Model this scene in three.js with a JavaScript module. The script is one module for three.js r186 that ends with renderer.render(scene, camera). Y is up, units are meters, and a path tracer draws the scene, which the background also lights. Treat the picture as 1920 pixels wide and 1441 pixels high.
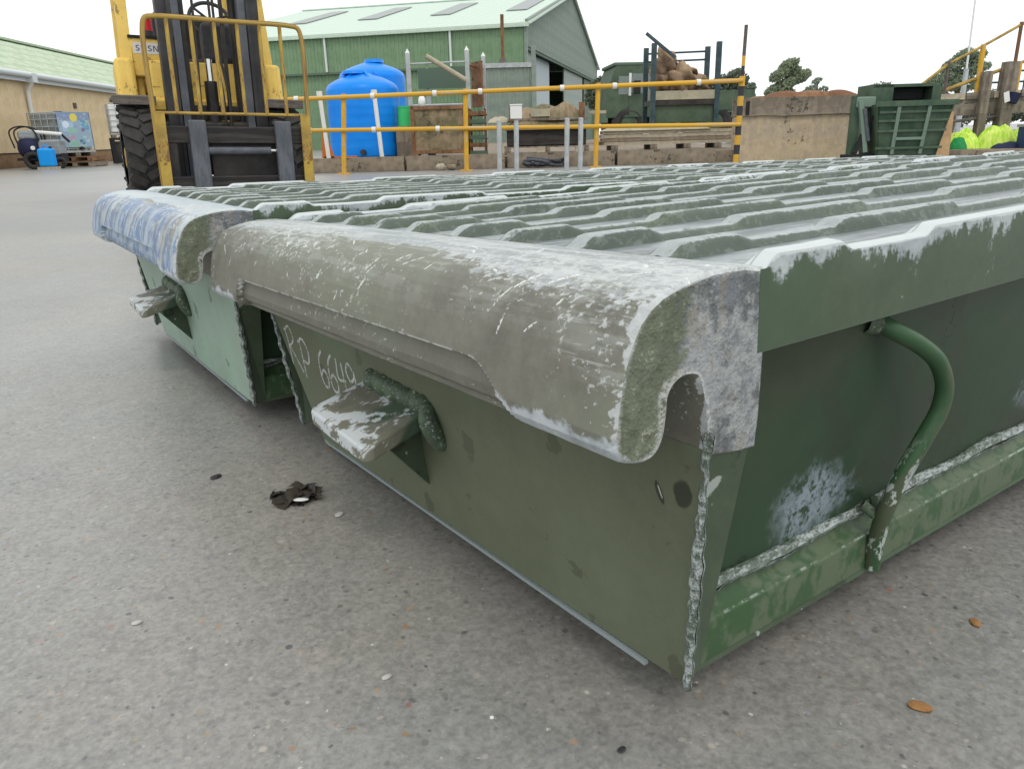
import * as THREE from 'three';
import { mergeGeometries, mergeVertices, toCreasedNormals } from 'three/addons/utils/BufferGeometryUtils.js';
import { RoundedBoxGeometry } from 'three/addons/geometries/RoundedBoxGeometry.js';

// ------------------------------------------------------------------ camera, sky, sun, exposure
const scene = new THREE.Scene();
const camera = new THREE.PerspectiveCamera(53.48, 1024 / 768, 0.02, 600);
camera.position.set(0, 0.5, 0);
camera.up.set(0.02699, 0.95018, -0.31052);
camera.lookAt(0, 0.5 - 0.310637, -0.950529);
camera.updateMatrixWorld();

const renderer = new THREE.WebGLRenderer();
renderer.toneMapping = THREE.LinearToneMapping;
renderer.toneMappingExposure = 1.0;
renderer.shadowMap.enabled = true;

// ------------------------------------------------------------------ seeded noise
function rng(seed) { let a = seed >>> 0; return () => { a = (a + 0x6D2B79F5) >>> 0; let t = a; t = Math.imul(t ^ (t >>> 15), t | 1); t ^= t + Math.imul(t ^ (t >>> 7), t | 61); return ((t ^ (t >>> 14)) >>> 0) / 4294967296; }; }
const NS = 512;
function tileNoise(seed, oct0, octs, gain = 0.55) {           // tileable fractal value noise, 0..1
  const out = new Float32Array(NS * NS); let amp = 1, tot = 0, f = oct0;
  for (let o = 0; o < octs && f <= NS; o++) {
    const r = rng(seed * 977 + o * 131), g = new Float32Array(f * f); for (let i = 0; i < f * f; i++) g[i] = r();
    for (let y = 0; y < NS; y++) { const fy = y / NS * f, iy = Math.floor(fy), ty = fy - iy, sy = ty * ty * (3 - 2 * ty), y0 = (iy % f) * f, y1 = ((iy + 1) % f) * f;
      for (let x = 0; x < NS; x++) { const fx = x / NS * f, ix = Math.floor(fx), tx = fx - ix, sx = tx * tx * (3 - 2 * tx), x0 = ix % f, x1 = (ix + 1) % f;
        out[y * NS + x] += amp * ((g[y0 + x0] * (1 - sx) + g[y0 + x1] * sx) * (1 - sy) + (g[y1 + x0] * (1 - sx) + g[y1 + x1] * sx) * sy); } }
    tot += amp; amp *= gain; f *= 2;
  }
  let m = 0; for (let i = 0; i < out.length; i++) { out[i] /= tot; m += out[i]; } m /= out.length;
  let v = 0; for (const q of out) v += (q - m) * (q - m); const sd = Math.sqrt(v / out.length);
  for (let i = 0; i < out.length; i++) out[i] = Math.min(1, Math.max(0, 0.5 + (out[i] - m) / sd * 0.17));
  return out;
}
const NA = [tileNoise(1, 4, 8), tileNoise(2, 4, 8), tileNoise(3, 16, 6, 0.7), tileNoise(4, 64, 4, 0.8), tileNoise(5, 8, 7, 0.65)];
function nz(k, x, y) {                                        // bilinear lookup, period 1
  const a = NA[k]; x = (x - Math.floor(x)) * NS; y = (y - Math.floor(y)) * NS;
  const ix = x | 0, iy = y | 0, tx = x - ix, ty = y - iy, x1 = (ix + 1) % NS, y0 = (iy % NS) * NS, y1 = ((iy + 1) % NS) * NS, x0 = ix % NS;
  return (a[y0 + x0] * (1 - tx) + a[y0 + x1] * tx) * (1 - ty) + (a[y1 + x0] * (1 - tx) + a[y1 + x1] * tx) * ty;
}
const ss = (a, b, x) => { const t = Math.min(1, Math.max(0, (x - a) / (b - a))); return t * t * (3 - 2 * t); };
const lerp = (a, b, t) => a + (b - a) * t;
const mix3 = (a, b, t) => [lerp(a[0], b[0], t), lerp(a[1], b[1], t), lerp(a[2], b[2], t)];
const enc = c => { c = Math.min(1, Math.max(0, c)); return 255 * (c <= 0.0031308 ? 12.92 * c : 1.055 * Math.pow(c, 1 / 2.4) - 0.055); };
const LUT = new Uint8Array(4097); for (let i = 0; i <= 4096; i++) LUT[i] = Math.round(enc(i / 4096));
const e8 = c => LUT[c <= 0 ? 0 : c >= 1 ? 4096 : (c * 4096) | 0];

// textures from a function (u, v) -> [r, g, b (linear), roughness, height]
function makeTex(w, h, fn, { rough = true, bump = true, repeat = null } = {}) {
  const c = new Uint8Array(w * h * 4), r = rough ? new Uint8Array(w * h * 4) : null, b = bump ? new Uint8Array(w * h * 4) : null;
  for (let y = 0; y < h; y++) for (let x = 0; x < w; x++) {
    const q = fn((x + 0.5) / w, (y + 0.5) / h), i = (y * w + x) * 4;
    c[i] = e8(q[0]); c[i + 1] = e8(q[1]); c[i + 2] = e8(q[2]); c[i + 3] = 255;
    if (r) { r[i] = r[i + 1] = r[i + 2] = Math.max(0, Math.min(255, q[3] * 255)); r[i + 3] = 255; }
    if (b) { b[i] = b[i + 1] = b[i + 2] = Math.max(0, Math.min(255, q[4] * 255)); b[i + 3] = 255; }
  }
  const mk = (d, srgb) => { if (!d) return null; const t = new THREE.DataTexture(d, w, h); t.magFilter = THREE.LinearFilter; t.minFilter = THREE.LinearMipmapLinearFilter; t.generateMipmaps = true; t.wrapS = t.wrapT = THREE.RepeatWrapping; if (srgb) t.colorSpace = THREE.SRGBColorSpace; if (repeat) t.repeat.set(...repeat); t.needsUpdate = true; return t; };
  return { map: mk(c, true), roughnessMap: mk(r), bumpMap: mk(b), data: c };
}
function texMat(t, extra = {}) { const o = { map: t.map, roughness: 1, metalness: 0, ...extra }; if (t.roughnessMap) o.roughnessMap = t.roughnessMap; if (t.bumpMap) { o.bumpMap = t.bumpMap; o.bumpScale = extra.bumpScale ?? 0.001; } return new THREE.MeshPhysicalMaterial({ specularIntensity: 0.45, ...o }); }
const lin = (r, g, b) => new THREE.Color().setRGB(r, g, b);
function flat(r, g, b, roughness = 0.6, extra = {}) { return new THREE.MeshPhysicalMaterial({ color: lin(r, g, b), roughness, metalness: 0, specularIntensity: 0.5, ...extra }); }

// overcast sky: bright, almost even cloud
{
  const w = 512, h = 256, d = new Float32Array(w * h * 4);
  for (let y = 0; y < h; y++) for (let x = 0; x < w; x++) {
    const el = (y + 0.5) / h, n = nz(0, x / w, el * 0.5 + 0.1), i = (y * w + x) * 4, L = 1.22 + 0.16 * (n - 0.5);
    d[i] = L * 0.972; d[i + 1] = L; d[i + 2] = L * 1.012; d[i + 3] = 1;
  }
  const t = new THREE.DataTexture(d, w, h, THREE.RGBAFormat, THREE.FloatType);
  t.mapping = THREE.EquirectangularReflectionMapping; t.magFilter = t.minFilter = THREE.LinearFilter; t.wrapS = THREE.RepeatWrapping; t.needsUpdate = true;
  scene.background = t; scene.environment = t;
}
const sun = new THREE.DirectionalLight(0xfff6ea, 0.9);
sun.position.set(4, 24, 12); sun.target.position.set(0, 0, -4); scene.add(sun, sun.target);
sun.castShadow = true; sun.shadow.radius = 30; sun.shadow.mapSize.set(2048, 2048);
Object.assign(sun.shadow.camera, { left: -30, right: 30, top: 30, bottom: -30, near: 1, far: 90 });

// ------------------------------------------------------------------ scene helpers
const taken = {};
function numbered(n) { const k = taken[n] = (taken[n] ?? -1) + 1; return k ? `${n}_${String(k).padStart(3, '0')}` : n; }
function prep(o) { o.castShadow = o.receiveShadow = true; return o; }
function thing(name, label, category, [x, y, z] = [0, 0, 0], turn = 0, group) {
  const o = new THREE.Group(); o.name = numbered(name); o.position.set(x, y, z); o.rotation.y = turn; o.userData = { label, category }; if (group) o.userData.group = group; scene.add(o); return o;
}
function part(name, geos, m, parent) {
  const list = (Array.isArray(geos) ? geos : [geos]).map(g => { const q = g.index ? g.toNonIndexed() : g; for (const k of Object.keys(q.attributes)) if (!['position', 'normal', 'uv'].includes(k)) q.deleteAttribute(k); return q; });
  const o = prep(new THREE.Mesh(list.length > 1 ? mergeGeometries(list) : list[0], m)); o.name = name; parent.add(o); return o;
}
function solo(name, geos, m, label, category, group) {
  const o = part(name, geos, m, scene); o.name = numbered(name); o.userData = { label, category }; if (group) o.userData.group = group; return o;
}
function struct(o, name) { o.name = name; o.userData.kind = 'structure'; scene.add(prep(o)); return o; }
function clone(src, label, pos, turn = 0) { const c = src.clone(); c.name = numbered(src.name.replace(/_\d{3}$/, '')); c.userData = { ...src.userData }; if (label) c.userData.label = label; if (pos) c.position.set(...pos); c.rotation.y = turn; scene.add(c); return c; }
const v3 = (x, y, z) => new THREE.Vector3(x, y, z);
function metreUV(g) {                                          // box-projected uv in metres
  if (g.index) g = g.toNonIndexed(); g.computeVertexNormals(); const p = g.attributes.position, n = g.attributes.normal, uv = new Float32Array(p.count * 2);
  for (let i = 0; i < p.count; i += 3) { const ax = Math.abs(n.getX(i)), ay = Math.abs(n.getY(i)), az = Math.abs(n.getZ(i));
    for (let k = i; k < i + 3 && k < p.count; k++) { let a, b; if (ay >= ax && ay >= az) { a = p.getX(k); b = p.getZ(k); } else if (ax >= az) { a = p.getZ(k); b = p.getY(k); } else { a = p.getX(k); b = p.getY(k); } uv[k * 2] = a; uv[k * 2 + 1] = b; } }
  g.setAttribute('uv', new THREE.BufferAttribute(uv, 2)); return g;
}
function bx(w, h, d, x = 0, y = 0, z = 0, ry = 0, rz = 0, rx = 0, r = 0) {
  const g = r > 0 ? new RoundedBoxGeometry(w, h, d, 2, r) : new THREE.BoxGeometry(w, h, d); const q = r > 0 ? g : metreUV(g);
  q.applyMatrix4(new THREE.Matrix4().compose(v3(x, y, z), new THREE.Quaternion().setFromEuler(new THREE.Euler(rx, ry, rz)), v3(1, 1, 1))); return q;
}
function bar(a, b, r, seg = 10, r2 = r) {                      // round bar between two points
  const A = v3(...a), B = v3(...b), d = B.clone().sub(A), L = d.length(); const g = new THREE.CylinderGeometry(r2, r, L, seg, 1);
  g.applyQuaternion(new THREE.Quaternion().setFromUnitVectors(v3(0, 1, 0), d.normalize())); g.translate((a[0] + b[0]) / 2, (a[1] + b[1]) / 2, (a[2] + b[2]) / 2); return g;
}
function beam(a, b, w, h, upv = [0, 1, 0]) {                    // rectangular bar between two points
  const A = v3(...a), B = v3(...b), d = B.clone().sub(A), L = d.length(); d.normalize(); let u = v3(...upv); let r = new THREE.Vector3().crossVectors(u, d).normalize(); u = new THREE.Vector3().crossVectors(d, r);
  const g = metreUV(new THREE.BoxGeometry(w, h, L)); g.applyMatrix4(new THREE.Matrix4().makeBasis(r, u, d)); g.translate((a[0] + b[0]) / 2, (a[1] + b[1]) / 2, (a[2] + b[2]) / 2); return g;
}
function tube(pts, r, seg = 40, rad = 10, closed = false) { return new THREE.TubeGeometry(new THREE.CatmullRomCurve3(pts.map(p => v3(...p)), closed, 'centripetal'), seg, r, rad, closed); }
function prism(pts, d, bevel = 0) {                            // outline in x, y pulled along z
  const g = new THREE.ExtrudeGeometry(new THREE.Shape(pts.map(p => new THREE.Vector2(...p))), { depth: d, bevelEnabled: bevel > 0, bevelSize: bevel, bevelThickness: bevel, bevelSegments: 2, curveSegments: 8 }); return g;
}
function quadSlab(c, th) {                                     // four corners and a thickness vector
  const P = c.map(p => v3(...p)), Q = P.map(p => p.clone().add(v3(...th))), v = []; const q = (a, b, cc, d) => { for (const p of [a, b, cc, a, cc, d]) v.push(p.x, p.y, p.z); };
  q(P[0], P[1], P[2], P[3]); q(Q[3], Q[2], Q[1], Q[0]); for (let i = 0; i < 4; i++) { const j = (i + 1) % 4; q(P[j], P[i], Q[i], Q[j]); }
  const g = new THREE.BufferGeometry(); g.setAttribute('position', new THREE.Float32BufferAttribute(v, 3)); return metreUV(g);
}
function gridGeo(nu, nv, fn, closedU = false) {                // fn(i/nu, j/nv) -> [x, y, z, u, v]
  const pos = [], uv = [], idx = []; for (let j = 0; j <= nv; j++) for (let i = 0; i <= nu; i++) { const q = fn(i / nu, j / nv); pos.push(q[0], q[1], q[2]); uv.push(q[3] ?? i / nu, q[4] ?? j / nv); }
  for (let j = 0; j < nv; j++) for (let i = 0; i < nu; i++) { const a = j * (nu + 1) + i, b = a + 1, c = a + nu + 1, d = c + 1; idx.push(a, b, d, a, d, c); }
  const g = new THREE.BufferGeometry(); g.setAttribute('position', new THREE.Float32BufferAttribute(pos, 3)); g.setAttribute('uv', new THREE.Float32BufferAttribute(uv, 2)); g.setIndex(idx); g.computeVertexNormals(); return g;
}
function roughen(g, amp, scale, seed = 0) { const p = g.attributes.position; g.computeVertexNormals(); const n = g.attributes.normal; for (let i = 0; i < p.count; i++) { const x = p.getX(i), y = p.getY(i), z = p.getZ(i); const d = (nz(0, x * scale + seed, z * scale + y * scale * 0.7) + nz(1, y * scale + seed, (x - z) * scale * 0.8) - 1) * amp; p.setXYZ(i, x + n.getX(i) * d, y + n.getY(i) * d, z + n.getZ(i) * d); } g.computeVertexNormals(); return g; }

// ------------------------------------------------------------------ ground: worn concrete yard with stones showing
{
  const N = 2048, T = 2.4, col = new Float32Array(N * N * 3), hgt = new Float32Array(N * N), R = rng(77);
  for (let y = 0; y < N; y++) for (let x = 0; x < N; x++) {
    const u = x / N, v = y / N, i = y * N + x;
    const f = nz(3, u * 7, v * 7) - 0.5, m = nz(2, u * 5, v * 5) - 0.5, l = nz(0, u, v) - 0.5, k = nz(1, u * 2 + 0.3, v * 2) - 0.5;
    const b = 1 + 0.62 * f + 0.20 * m + 0.14 * l + 0.10 * k, warm = nz(1, u + 0.4, v) - 0.5;
    col[i * 3] = 0.232 * b * (1 + 0.10 * warm); col[i * 3 + 1] = 0.230 * b; col[i * 3 + 2] = 0.218 * b * (1 - 0.10 * warm); hgt[i] = 0.5 + 0.32 * f + 0.2 * m;
  }
  const kinds = [[0.20, 0.195, 0.18, 0.42], [0.30, 0.28, 0.25, 0.22], [0.13, 0.128, 0.125, 0.16], [0.08, 0.082, 0.09, 0.06], [0.50, 0.49, 0.46, 0.05], [0.30, 0.20, 0.11, 0.035], [0.36, 0.17, 0.06, 0.010], [0.30, 0.12, 0.09, 0.010], [0.75, 0.74, 0.71, 0.012], [0.22, 0.22, 0.26, 0.022]];
  const splat = (cx, cy, a, b, th, c, amt, dh) => { const r = Math.ceil(Math.max(a, b)) + 2, ct = Math.cos(th), st = Math.sin(th); for (let y = -r; y <= r; y++) for (let x = -r; x <= r; x++) {
      const ux = (x * ct + y * st) / a, uy = (-x * st + y * ct) / b, wob = 0.5 * (nz(2, (cx + x) / 300, (cy + y) / 300) - 0.5), d = Math.sqrt(ux * ux + uy * uy) + wob; if (d > 1.15) continue; const k = amt * (1 - ss(0.8, 1.15, d)), i = (((cy + y) % N + N) % N) * N + ((cx + x) % N + N) % N;
      for (let q = 0; q < 3; q++) col[i * 3 + q] = lerp(col[i * 3 + q], c[q], k); hgt[i] = lerp(hgt[i], dh, k * 0.7); } };
  for (let n = 0; n < 60000; n++) { let q = R(), c = kinds[0]; for (const K of kinds) { if (q < K[3]) { c = K; break; } q -= K[3]; } const big = Math.pow(R(), 4), a = (0.8 + 2.7 * big) * (c[0] > 0.45 ? 0.6 : 1); const j = 0.75 + 0.5 * R(); splat((R() * N) | 0, (R() * N) | 0, a, a * (0.45 + 0.5 * R()), R() * 3.1, [c[0] * j, c[1] * j, c[2] * j], 0.45 + 0.5 * R(), 0.35 + 0.35 * R()); }
  for (let n = 0; n < 34; n++) { const a = 2.2 + 4.2 * R(), c = [[0.33, 0.19, 0.08], [0.28, 0.26, 0.22], [0.10, 0.10, 0.11], [0.26, 0.17, 0.13]][(R() * 4) | 0]; splat((R() * N) | 0, (R() * N) | 0, a, a * (0.5 + 0.4 * R()), R() * 3, c, 0.7, 0.6); }
  const t = makeTex(N, N, (u, v) => { const i = ((v * N) | 0) * N + ((u * N) | 0); return [col[i * 3], col[i * 3 + 1], col[i * 3 + 2], 0.78 + 0.16 * (hgt[i] - 0.5), hgt[i]]; }, { rough: false });
  // one sheet, finer cells close to the camera, broad weathering patches as vertex colours
  const n = 150, ext = k => Math.sign(k) * (Math.abs(k) * 5 + Math.pow(Math.abs(k), 5) * 195);
  const g = gridGeo(n, n, (u, v) => { const x = ext(u * 2 - 1), z = ext(v * 2 - 1) - 4; return [x, 0, -z - 8 + 0, x / T, z / T]; });
  const p = g.attributes.position, c = new Float32Array(p.count * 3); for (let i = 0; i < p.count; i++) { const x = p.getX(i), z = p.getZ(i), a = nz(0, x / 23, z / 23) - 0.5, b = nz(1, x / 7, z / 7) - 0.5, w = nz(4, x / 11 + 0.3, z / 11) - 0.5; const k = 1.06 + 0.24 * a + 0.2 * b; c[i * 3] = k * (1 + 0.04 * w); c[i * 3 + 1] = k; c[i * 3 + 2] = k * (1 - 0.05 * w); }
  g.setAttribute('color', new THREE.BufferAttribute(c, 3)); g.computeVertexNormals(); if (g.attributes.normal.getY(0) < 0) { const ix = g.index.array; for (let i = 0; i < ix.length; i += 3) { const q = ix[i]; ix[i] = ix[i + 1]; ix[i + 1] = q; } g.computeVertexNormals(); }
  struct(new THREE.Mesh(g, texMat(t, { vertexColors: true, specularIntensity: 1, roughness: 0.38, bumpScale: 0.0011 })), 'ground');
}

// ------------------------------------------------------------------ the two bridge deck sections
// local frame of a section: x along its length, y up, z towards its near long side; s, t, u as (x, -z, y above the deck)
const YO = 0.37, LEN = 3.6;
const V = (s, t, u) => [s, u + YO, -t];
const GREEN = [0.072, 0.098, 0.064], DRAB = [0.186, 0.184, 0.152], BARE = [0.50, 0.53, 0.53], WHITE = [0.66, 0.69, 0.68];

// profile of the hooked end casting (s, u), closed
const outerPts = [[0.006, 0.001], [-0.0253, 0.0049], [-0.0668, 0.0032], [-0.1002, -0.0065], [-0.1145, -0.0180], [-0.1231, -0.0324], [-0.1305, -0.0530], [-0.1349, -0.0748], [-0.1376, -0.0955], [-0.1345, -0.1045], [-0.1264, -0.1102], [-0.1122, -0.1135], [-0.1030, -0.1112], [-0.0976, -0.1040], [-0.0945, -0.0884], [-0.0928, -0.0722], [-0.0850, -0.0635], [-0.073, -0.0609], [-0.0611, -0.0667], [-0.0544, -0.0807], [-0.050, -0.105], [-0.0476, -0.1277]];
function castingProfile() {
  const cv = new THREE.CatmullRomCurve3(outerPts.map(p => v3(p[0], p[1], 0)), false, 'centripetal'); const L = cv.getLength(), n = 300, out = [];
  for (let i = 0; i <= n; i++) { const q = cv.getPointAt(i / n); out.push([q.x, q.y, i / n * L]); }
  const back = [[-0.018, -0.1322], [0.004, -0.1334], [0.007, -0.11], [0.009, -0.085], [0.0105, -0.053], [0.0085, -0.02], [0.006, 0.001]]; let prev = out[n], acc = L;
  for (const b of back) { acc += Math.hypot(b[0] - prev[0], b[1] - prev[1]); out.push([b[0], b[1], acc]); prev = b; }
  return { pts: out, nOuter: n, arc: L, total: acc };
}
const PROF = castingProfile();
const arcAt = (fn) => { for (const p of PROF.pts) if (fn(p)) return p[2]; return 0; };
const FRONT0 = arcAt(p => p[0] < -0.100), BULB = arcAt(p => p[1] < -0.1134 || (p[1] < -0.112 && p[0] > -0.12)), SLOT = arcAt(p => p[2] > BULB + 0.01 && p[1] > -0.0615);
const edgeLine = (t, W) => { const e = -0.0695; if (t < 0.085) return -1; if (t < 0.175) return lerp(-0.118, e, ss(0.085, 0.175, t)); const q = W - 0.155; if (t < q - 0.012) return e; if (t < q + 0.012) return lerp(e, -0.125, Math.pow((t - q + 0.012) / 0.024, 2)); return -1; };
function castingGeo(W) {
  const P = PROF.pts, n = P.length, ts = [0, 0.0015, 0.004]; for (let i = 1; i < 260; i++) ts.push(0.004 + (W - 0.008) * i / 260); ts.push(W - 0.004, W - 0.0015, W);
  const pos = [], uv = [], idx = [], cs = -0.055, cu = -0.06;
  ts.forEach((t, j) => { const end = Math.min(t, W - t), sh = end < 0.0005 ? 0.0035 : end < 0.002 ? 0.0012 : 0, e = edgeLine(t, W);
    for (let i = 0; i < n; i++) { let [s, u, a] = P[i];
      if (i < PROF.nOuter && a > 0.02 && a < BULB + 0.006 && u < -0.02) { const d = e - u, m = ss(-0.0015, 0.0028, d) * (1 - ss(BULB - 0.008, BULB + 0.006, a)); s += 0.0105 * m; u += 0.0035 * m * ss(-0.09, -0.108, u); }
      const dx = s - cs, dy = u - cu, dl = Math.hypot(dx, dy) || 1; s -= dx / dl * sh; u -= dy / dl * sh;
      if (i <= PROF.nOuter) { const w = 0.0016 * (nz(0, t * 1.3, a * 3.1) - 0.5) + 0.0007 * (nz(2, t * 2, a * 2.3) - 0.5), rag = Math.max(0, 1 - end / 0.02) * 0.002 * (nz(2, a * 2 + 0.3, 0.6) - 0.5); s += dx / dl * (w + rag); u += dy / dl * (w + rag); }
      const q = V(s, t, u); pos.push(...q); uv.push(t, a / PROF.total); } });
  for (let j = 0; j < ts.length - 1; j++) for (let i = 0; i < n - 1; i++) { const a = j * n + i, b = a + 1, c = a + n, d = c + 1; idx.push(a, d, b, a, c, d); }
  const g = new THREE.BufferGeometry(); g.setAttribute('position', new THREE.Float32BufferAttribute(pos, 3)); g.setAttribute('uv', new THREE.Float32BufferAttribute(uv, 2)); g.setIndex(idx);
  g.computeVertexNormals(); return toCreasedNormals(g, 0.7);
}
function castingFace(t, W) {                                   // the flat worn end of the casting
  const cs = -0.055, cu = -0.06, sh = new THREE.Shape(PROF.pts.slice(0, -1).filter((_, i) => i % 2 === 0 || i > 298).map(([s, u, a]) => { const dx = s - cs, dy = u - cu, dl = Math.hypot(dx, dy) || 1, rag = 0.002 * (nz(2, a * 2 + 0.3, 0.6) - 0.5); const k = -0.0032 + rag; return new THREE.Vector2(s + dx / dl * k, u + dy / dl * k); }));
  const g = new THREE.ShapeGeometry(sh).toNonIndexed(), p = g.attributes.position, uv = []; for (let i = 0; i < p.count; i++) { const s = p.getX(i), u = p.getY(i); uv.push((s + 0.15) / 0.17, (u + 0.14) / 0.16); p.setXYZ(i, ...V(s, t, u)); }
  g.setAttribute('uv', new THREE.Float32BufferAttribute(uv, 2)); g.computeVertexNormals(); return g;
}
// worn paint of a casting; the hue of what shows under the paint differs between the sections
function castingTex(seed, W, blue) {
  const R = rng(seed), scr = []; for (let i = 0; i < 70; i++) { const t = R() * W, a = 0.03 + 0.13 * Math.pow(R(), 1.3), th = (R() < 0.6 ? 0.6 : 2.2) + R() * 0.8, l = 0.006 + 0.03 * R() * R(); scr.push([t, a, Math.cos(th) * l, Math.sin(th) * l, 0.0006 + 0.0009 * R()]); }
  const w = 2048, h = 1024, sbuf = new Float32Array(w * h);
  for (const [t, a, dx, dy, r] of scr) { const n = 60; for (let k = 0; k <= n; k++) { const px = (t + dx * k / n) * w, py = (a + dy * k / n) / PROF.total * h, rr = r * w * (0.5 + 0.5 * Math.sin(Math.PI * k / n)); for (let y = -3; y <= 3; y++) for (let x = -3; x <= 3; x++) { const X = Math.round(px + x), Y = Math.round(py + y); if (X < 0 || Y < 0 || X >= w || Y >= h) continue; const d = Math.hypot(X - px, Y - py); if (d < rr + 0.6 && nz(3, X / 300, Y / 300) > 0.4) sbuf[Y * w + X] = Math.max(sbuf[Y * w + X], 1 - Math.max(0, d - rr)); } } }
  const profAt = a => { const k = Math.min(PROF.nOuter, Math.max(0, a / PROF.arc * PROF.nOuter)); const p = PROF.pts[Math.round(k)]; return p; };
  return makeTex(w, h, (uu, vv) => {
    const t = uu, a = vv * PROF.total, [s, u] = profAt(a); const sd = seed * 0.173;
    const fine = nz(3, t * 3 + sd, a * 3.2), mid = nz(2, t * 2.5 + sd, a * 2.6), lo = nz(0, t * 1.5 + sd, a * 2), big = nz(1, t * 0.8 + sd, a * 1.2 + 0.4), stre = nz(2, t * 0.55 + sd, a * 6.5), stre2 = nz(0, t * 0.9 + sd, a * 7);
    let paint = blue ? mix3([0.27, 0.24, 0.17], [0.22, 0.27, 0.33], ss(0.42, 0.60, lo * 0.5 + 0.5 * nz(0, t * 3.2, a * 0.5))) : DRAB; const pv = 0.90 + 0.34 * (lo - 0.5) + 0.26 * (mid - 0.5) + 0.14 * (fine - 0.5); paint = paint.map(c => c * pv);
    if (!blue) paint = mix3(paint, [0.20, 0.215, 0.165], ss(0.52, 0.75, big) * 0.6);
    let rough = 0.50 + 0.12 * (mid - 0.5), hgt = 0.5 + 0.10 * (mid - 0.5) + 0.05 * (fine - 0.5) + 0.1 * (lo - 0.5), c = paint;
    // crown paled by worn-through paint and painted-in sky sheen, with a ragged streaky border
    const crown = (a < 0.2 ? 1 - ss(0.070, 0.128, a + 0.035 * (stre - 0.5) + 0.030 * (mid - 0.5) + 0.05 * (big - 0.5)) : 0), cw = ss(0.38, 0.60, crown * 0.8 + 0.30 * (stre2 - 0.4) + 0.18 * (fine - 0.5));
    const bareSheenC = blue ? mix3([0.36, 0.45, 0.52], [0.54, 0.60, 0.62], stre) : mix3([0.28, 0.305, 0.305], [0.48, 0.515, 0.52], ss(0.3, 0.7, stre * 0.6 + fine * 0.4));
    c = mix3(c, bareSheenC, cw * 0.88); rough = lerp(rough, 0.42, cw); hgt -= 0.06 * cw;
    // rubbed blue-white streaks on the face of the far casting
    if (blue && u < 0 && a < BULB) { const rub = ss(0.46, 0.62, nz(0, t * 3.5, a * 0.9 + 0.2) * 0.6 + nz(2, t * 5.5, a * 0.8) * 0.4 + 0.06); c = mix3(c, mix3([0.10, 0.22, 0.48], [0.46, 0.56, 0.66], ss(0.3, 0.7, nz(2, t * 3, a * 2))), rub * 0.62); }
    // chips: thick below the crown, thinning downwards, and at both ends
    const band = Math.max(ss(0.02, 0.06, a) * (1 - ss(0.10, 0.17, a)), 0.8 * (1 - ss(0.02, 0.09, t)) * (a < BULB ? 1 : 0), 0.45 * ss(W - 0.05, W, t));
    const clus = nz(1, t * 1.6 + 0.2, a * 2.4 + 0.3), dg = t * 0.8 + a * 1.3, chipN = nz(3, t * 3.2 + 0.3, a * 4.6) * 0.42 + nz(2, dg * 5 + 0.6, (a - t * 0.5) * 14) * 0.36 + nz(4, t * 6 + 0.1, a * 15) * 0.22 + 0.34 * (clus - 0.5) + 0.12 * (lo - 0.5), chip = ss(0.705 - 0.105 * band, 0.745 - 0.100 * band, chipN); const haze = ss(0.50, 0.66, stre * 0.5 + mid * 0.3 + clus * 0.2) * band * 0.30; c = mix3(c, [0.40, 0.42, 0.40], haze * 1.2); c = mix3(c, [0.52, 0.55, 0.54], chip * 0.68); hgt -= 0.16 * chip;
    // edge of the cut-away, broken paint along it
    const e = edgeLine(t, W), de = Math.abs(e - u); if (a < BULB && e > -0.5) { const ch = (1 - ss(0.0008, 0.0034, de)) * ss(0.40, 0.55, nz(2, t * 5, 0.3) * 0.6 + fine * 0.4 + 0.06); c = mix3(c, WHITE, ch * 0.8); }
    // bottom bulb and its lower lip: bare alloy
    const bl = ss(BULB - 0.042, BULB - 0.012, a + 0.02 * (lo - 0.5) + 0.012 * (mid - 0.5)) * (1 - ss(BULB + 0.03, BULB + 0.05, a)) * (t < 0.12 + 0.05 * lo || t > W - 0.13 ? 1 : 0.25); const bw = ss(0.35, 0.6, bl * 0.8 + 0.3 * (mid - 0.4)); c = mix3(c, mix3([0.33, 0.37, 0.40], [0.62, 0.66, 0.70], mid), bw * 0.85); rough = lerp(rough, 0.45, bw);
    // end edge knocked bare
    const ed = ss(0.45, 0.6, (1 - ss(0, 0.008, t + 0.018 * (mid - 0.45) + 0.012 * (lo - 0.5))) + 0.25 * (fine - 0.5)); if (a < PROF.arc) c = mix3(c, mix3([0.36, 0.39, 0.40], [0.56, 0.59, 0.59], fine), ed * 0.85);
    { const rub = ss(0.60, 0.72, nz(2, t * 0.9 + 0.7, a * 15) * 0.55 + nz(3, t * 0.8, a * 6) * 0.25 + 0.35 * (clus - 0.4)) * band * 0.55; c = mix3(c, [0.50, 0.53, 0.52], rub); }
    const sv = sbuf[Math.min(h - 1, (vv * h) | 0) * w + Math.min(w - 1, (uu * w) | 0)]; c = mix3(c, [0.70, 0.72, 0.70], sv * 0.85);
    return [c[0], c[1], c[2], rough, hgt];
  });
}
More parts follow.
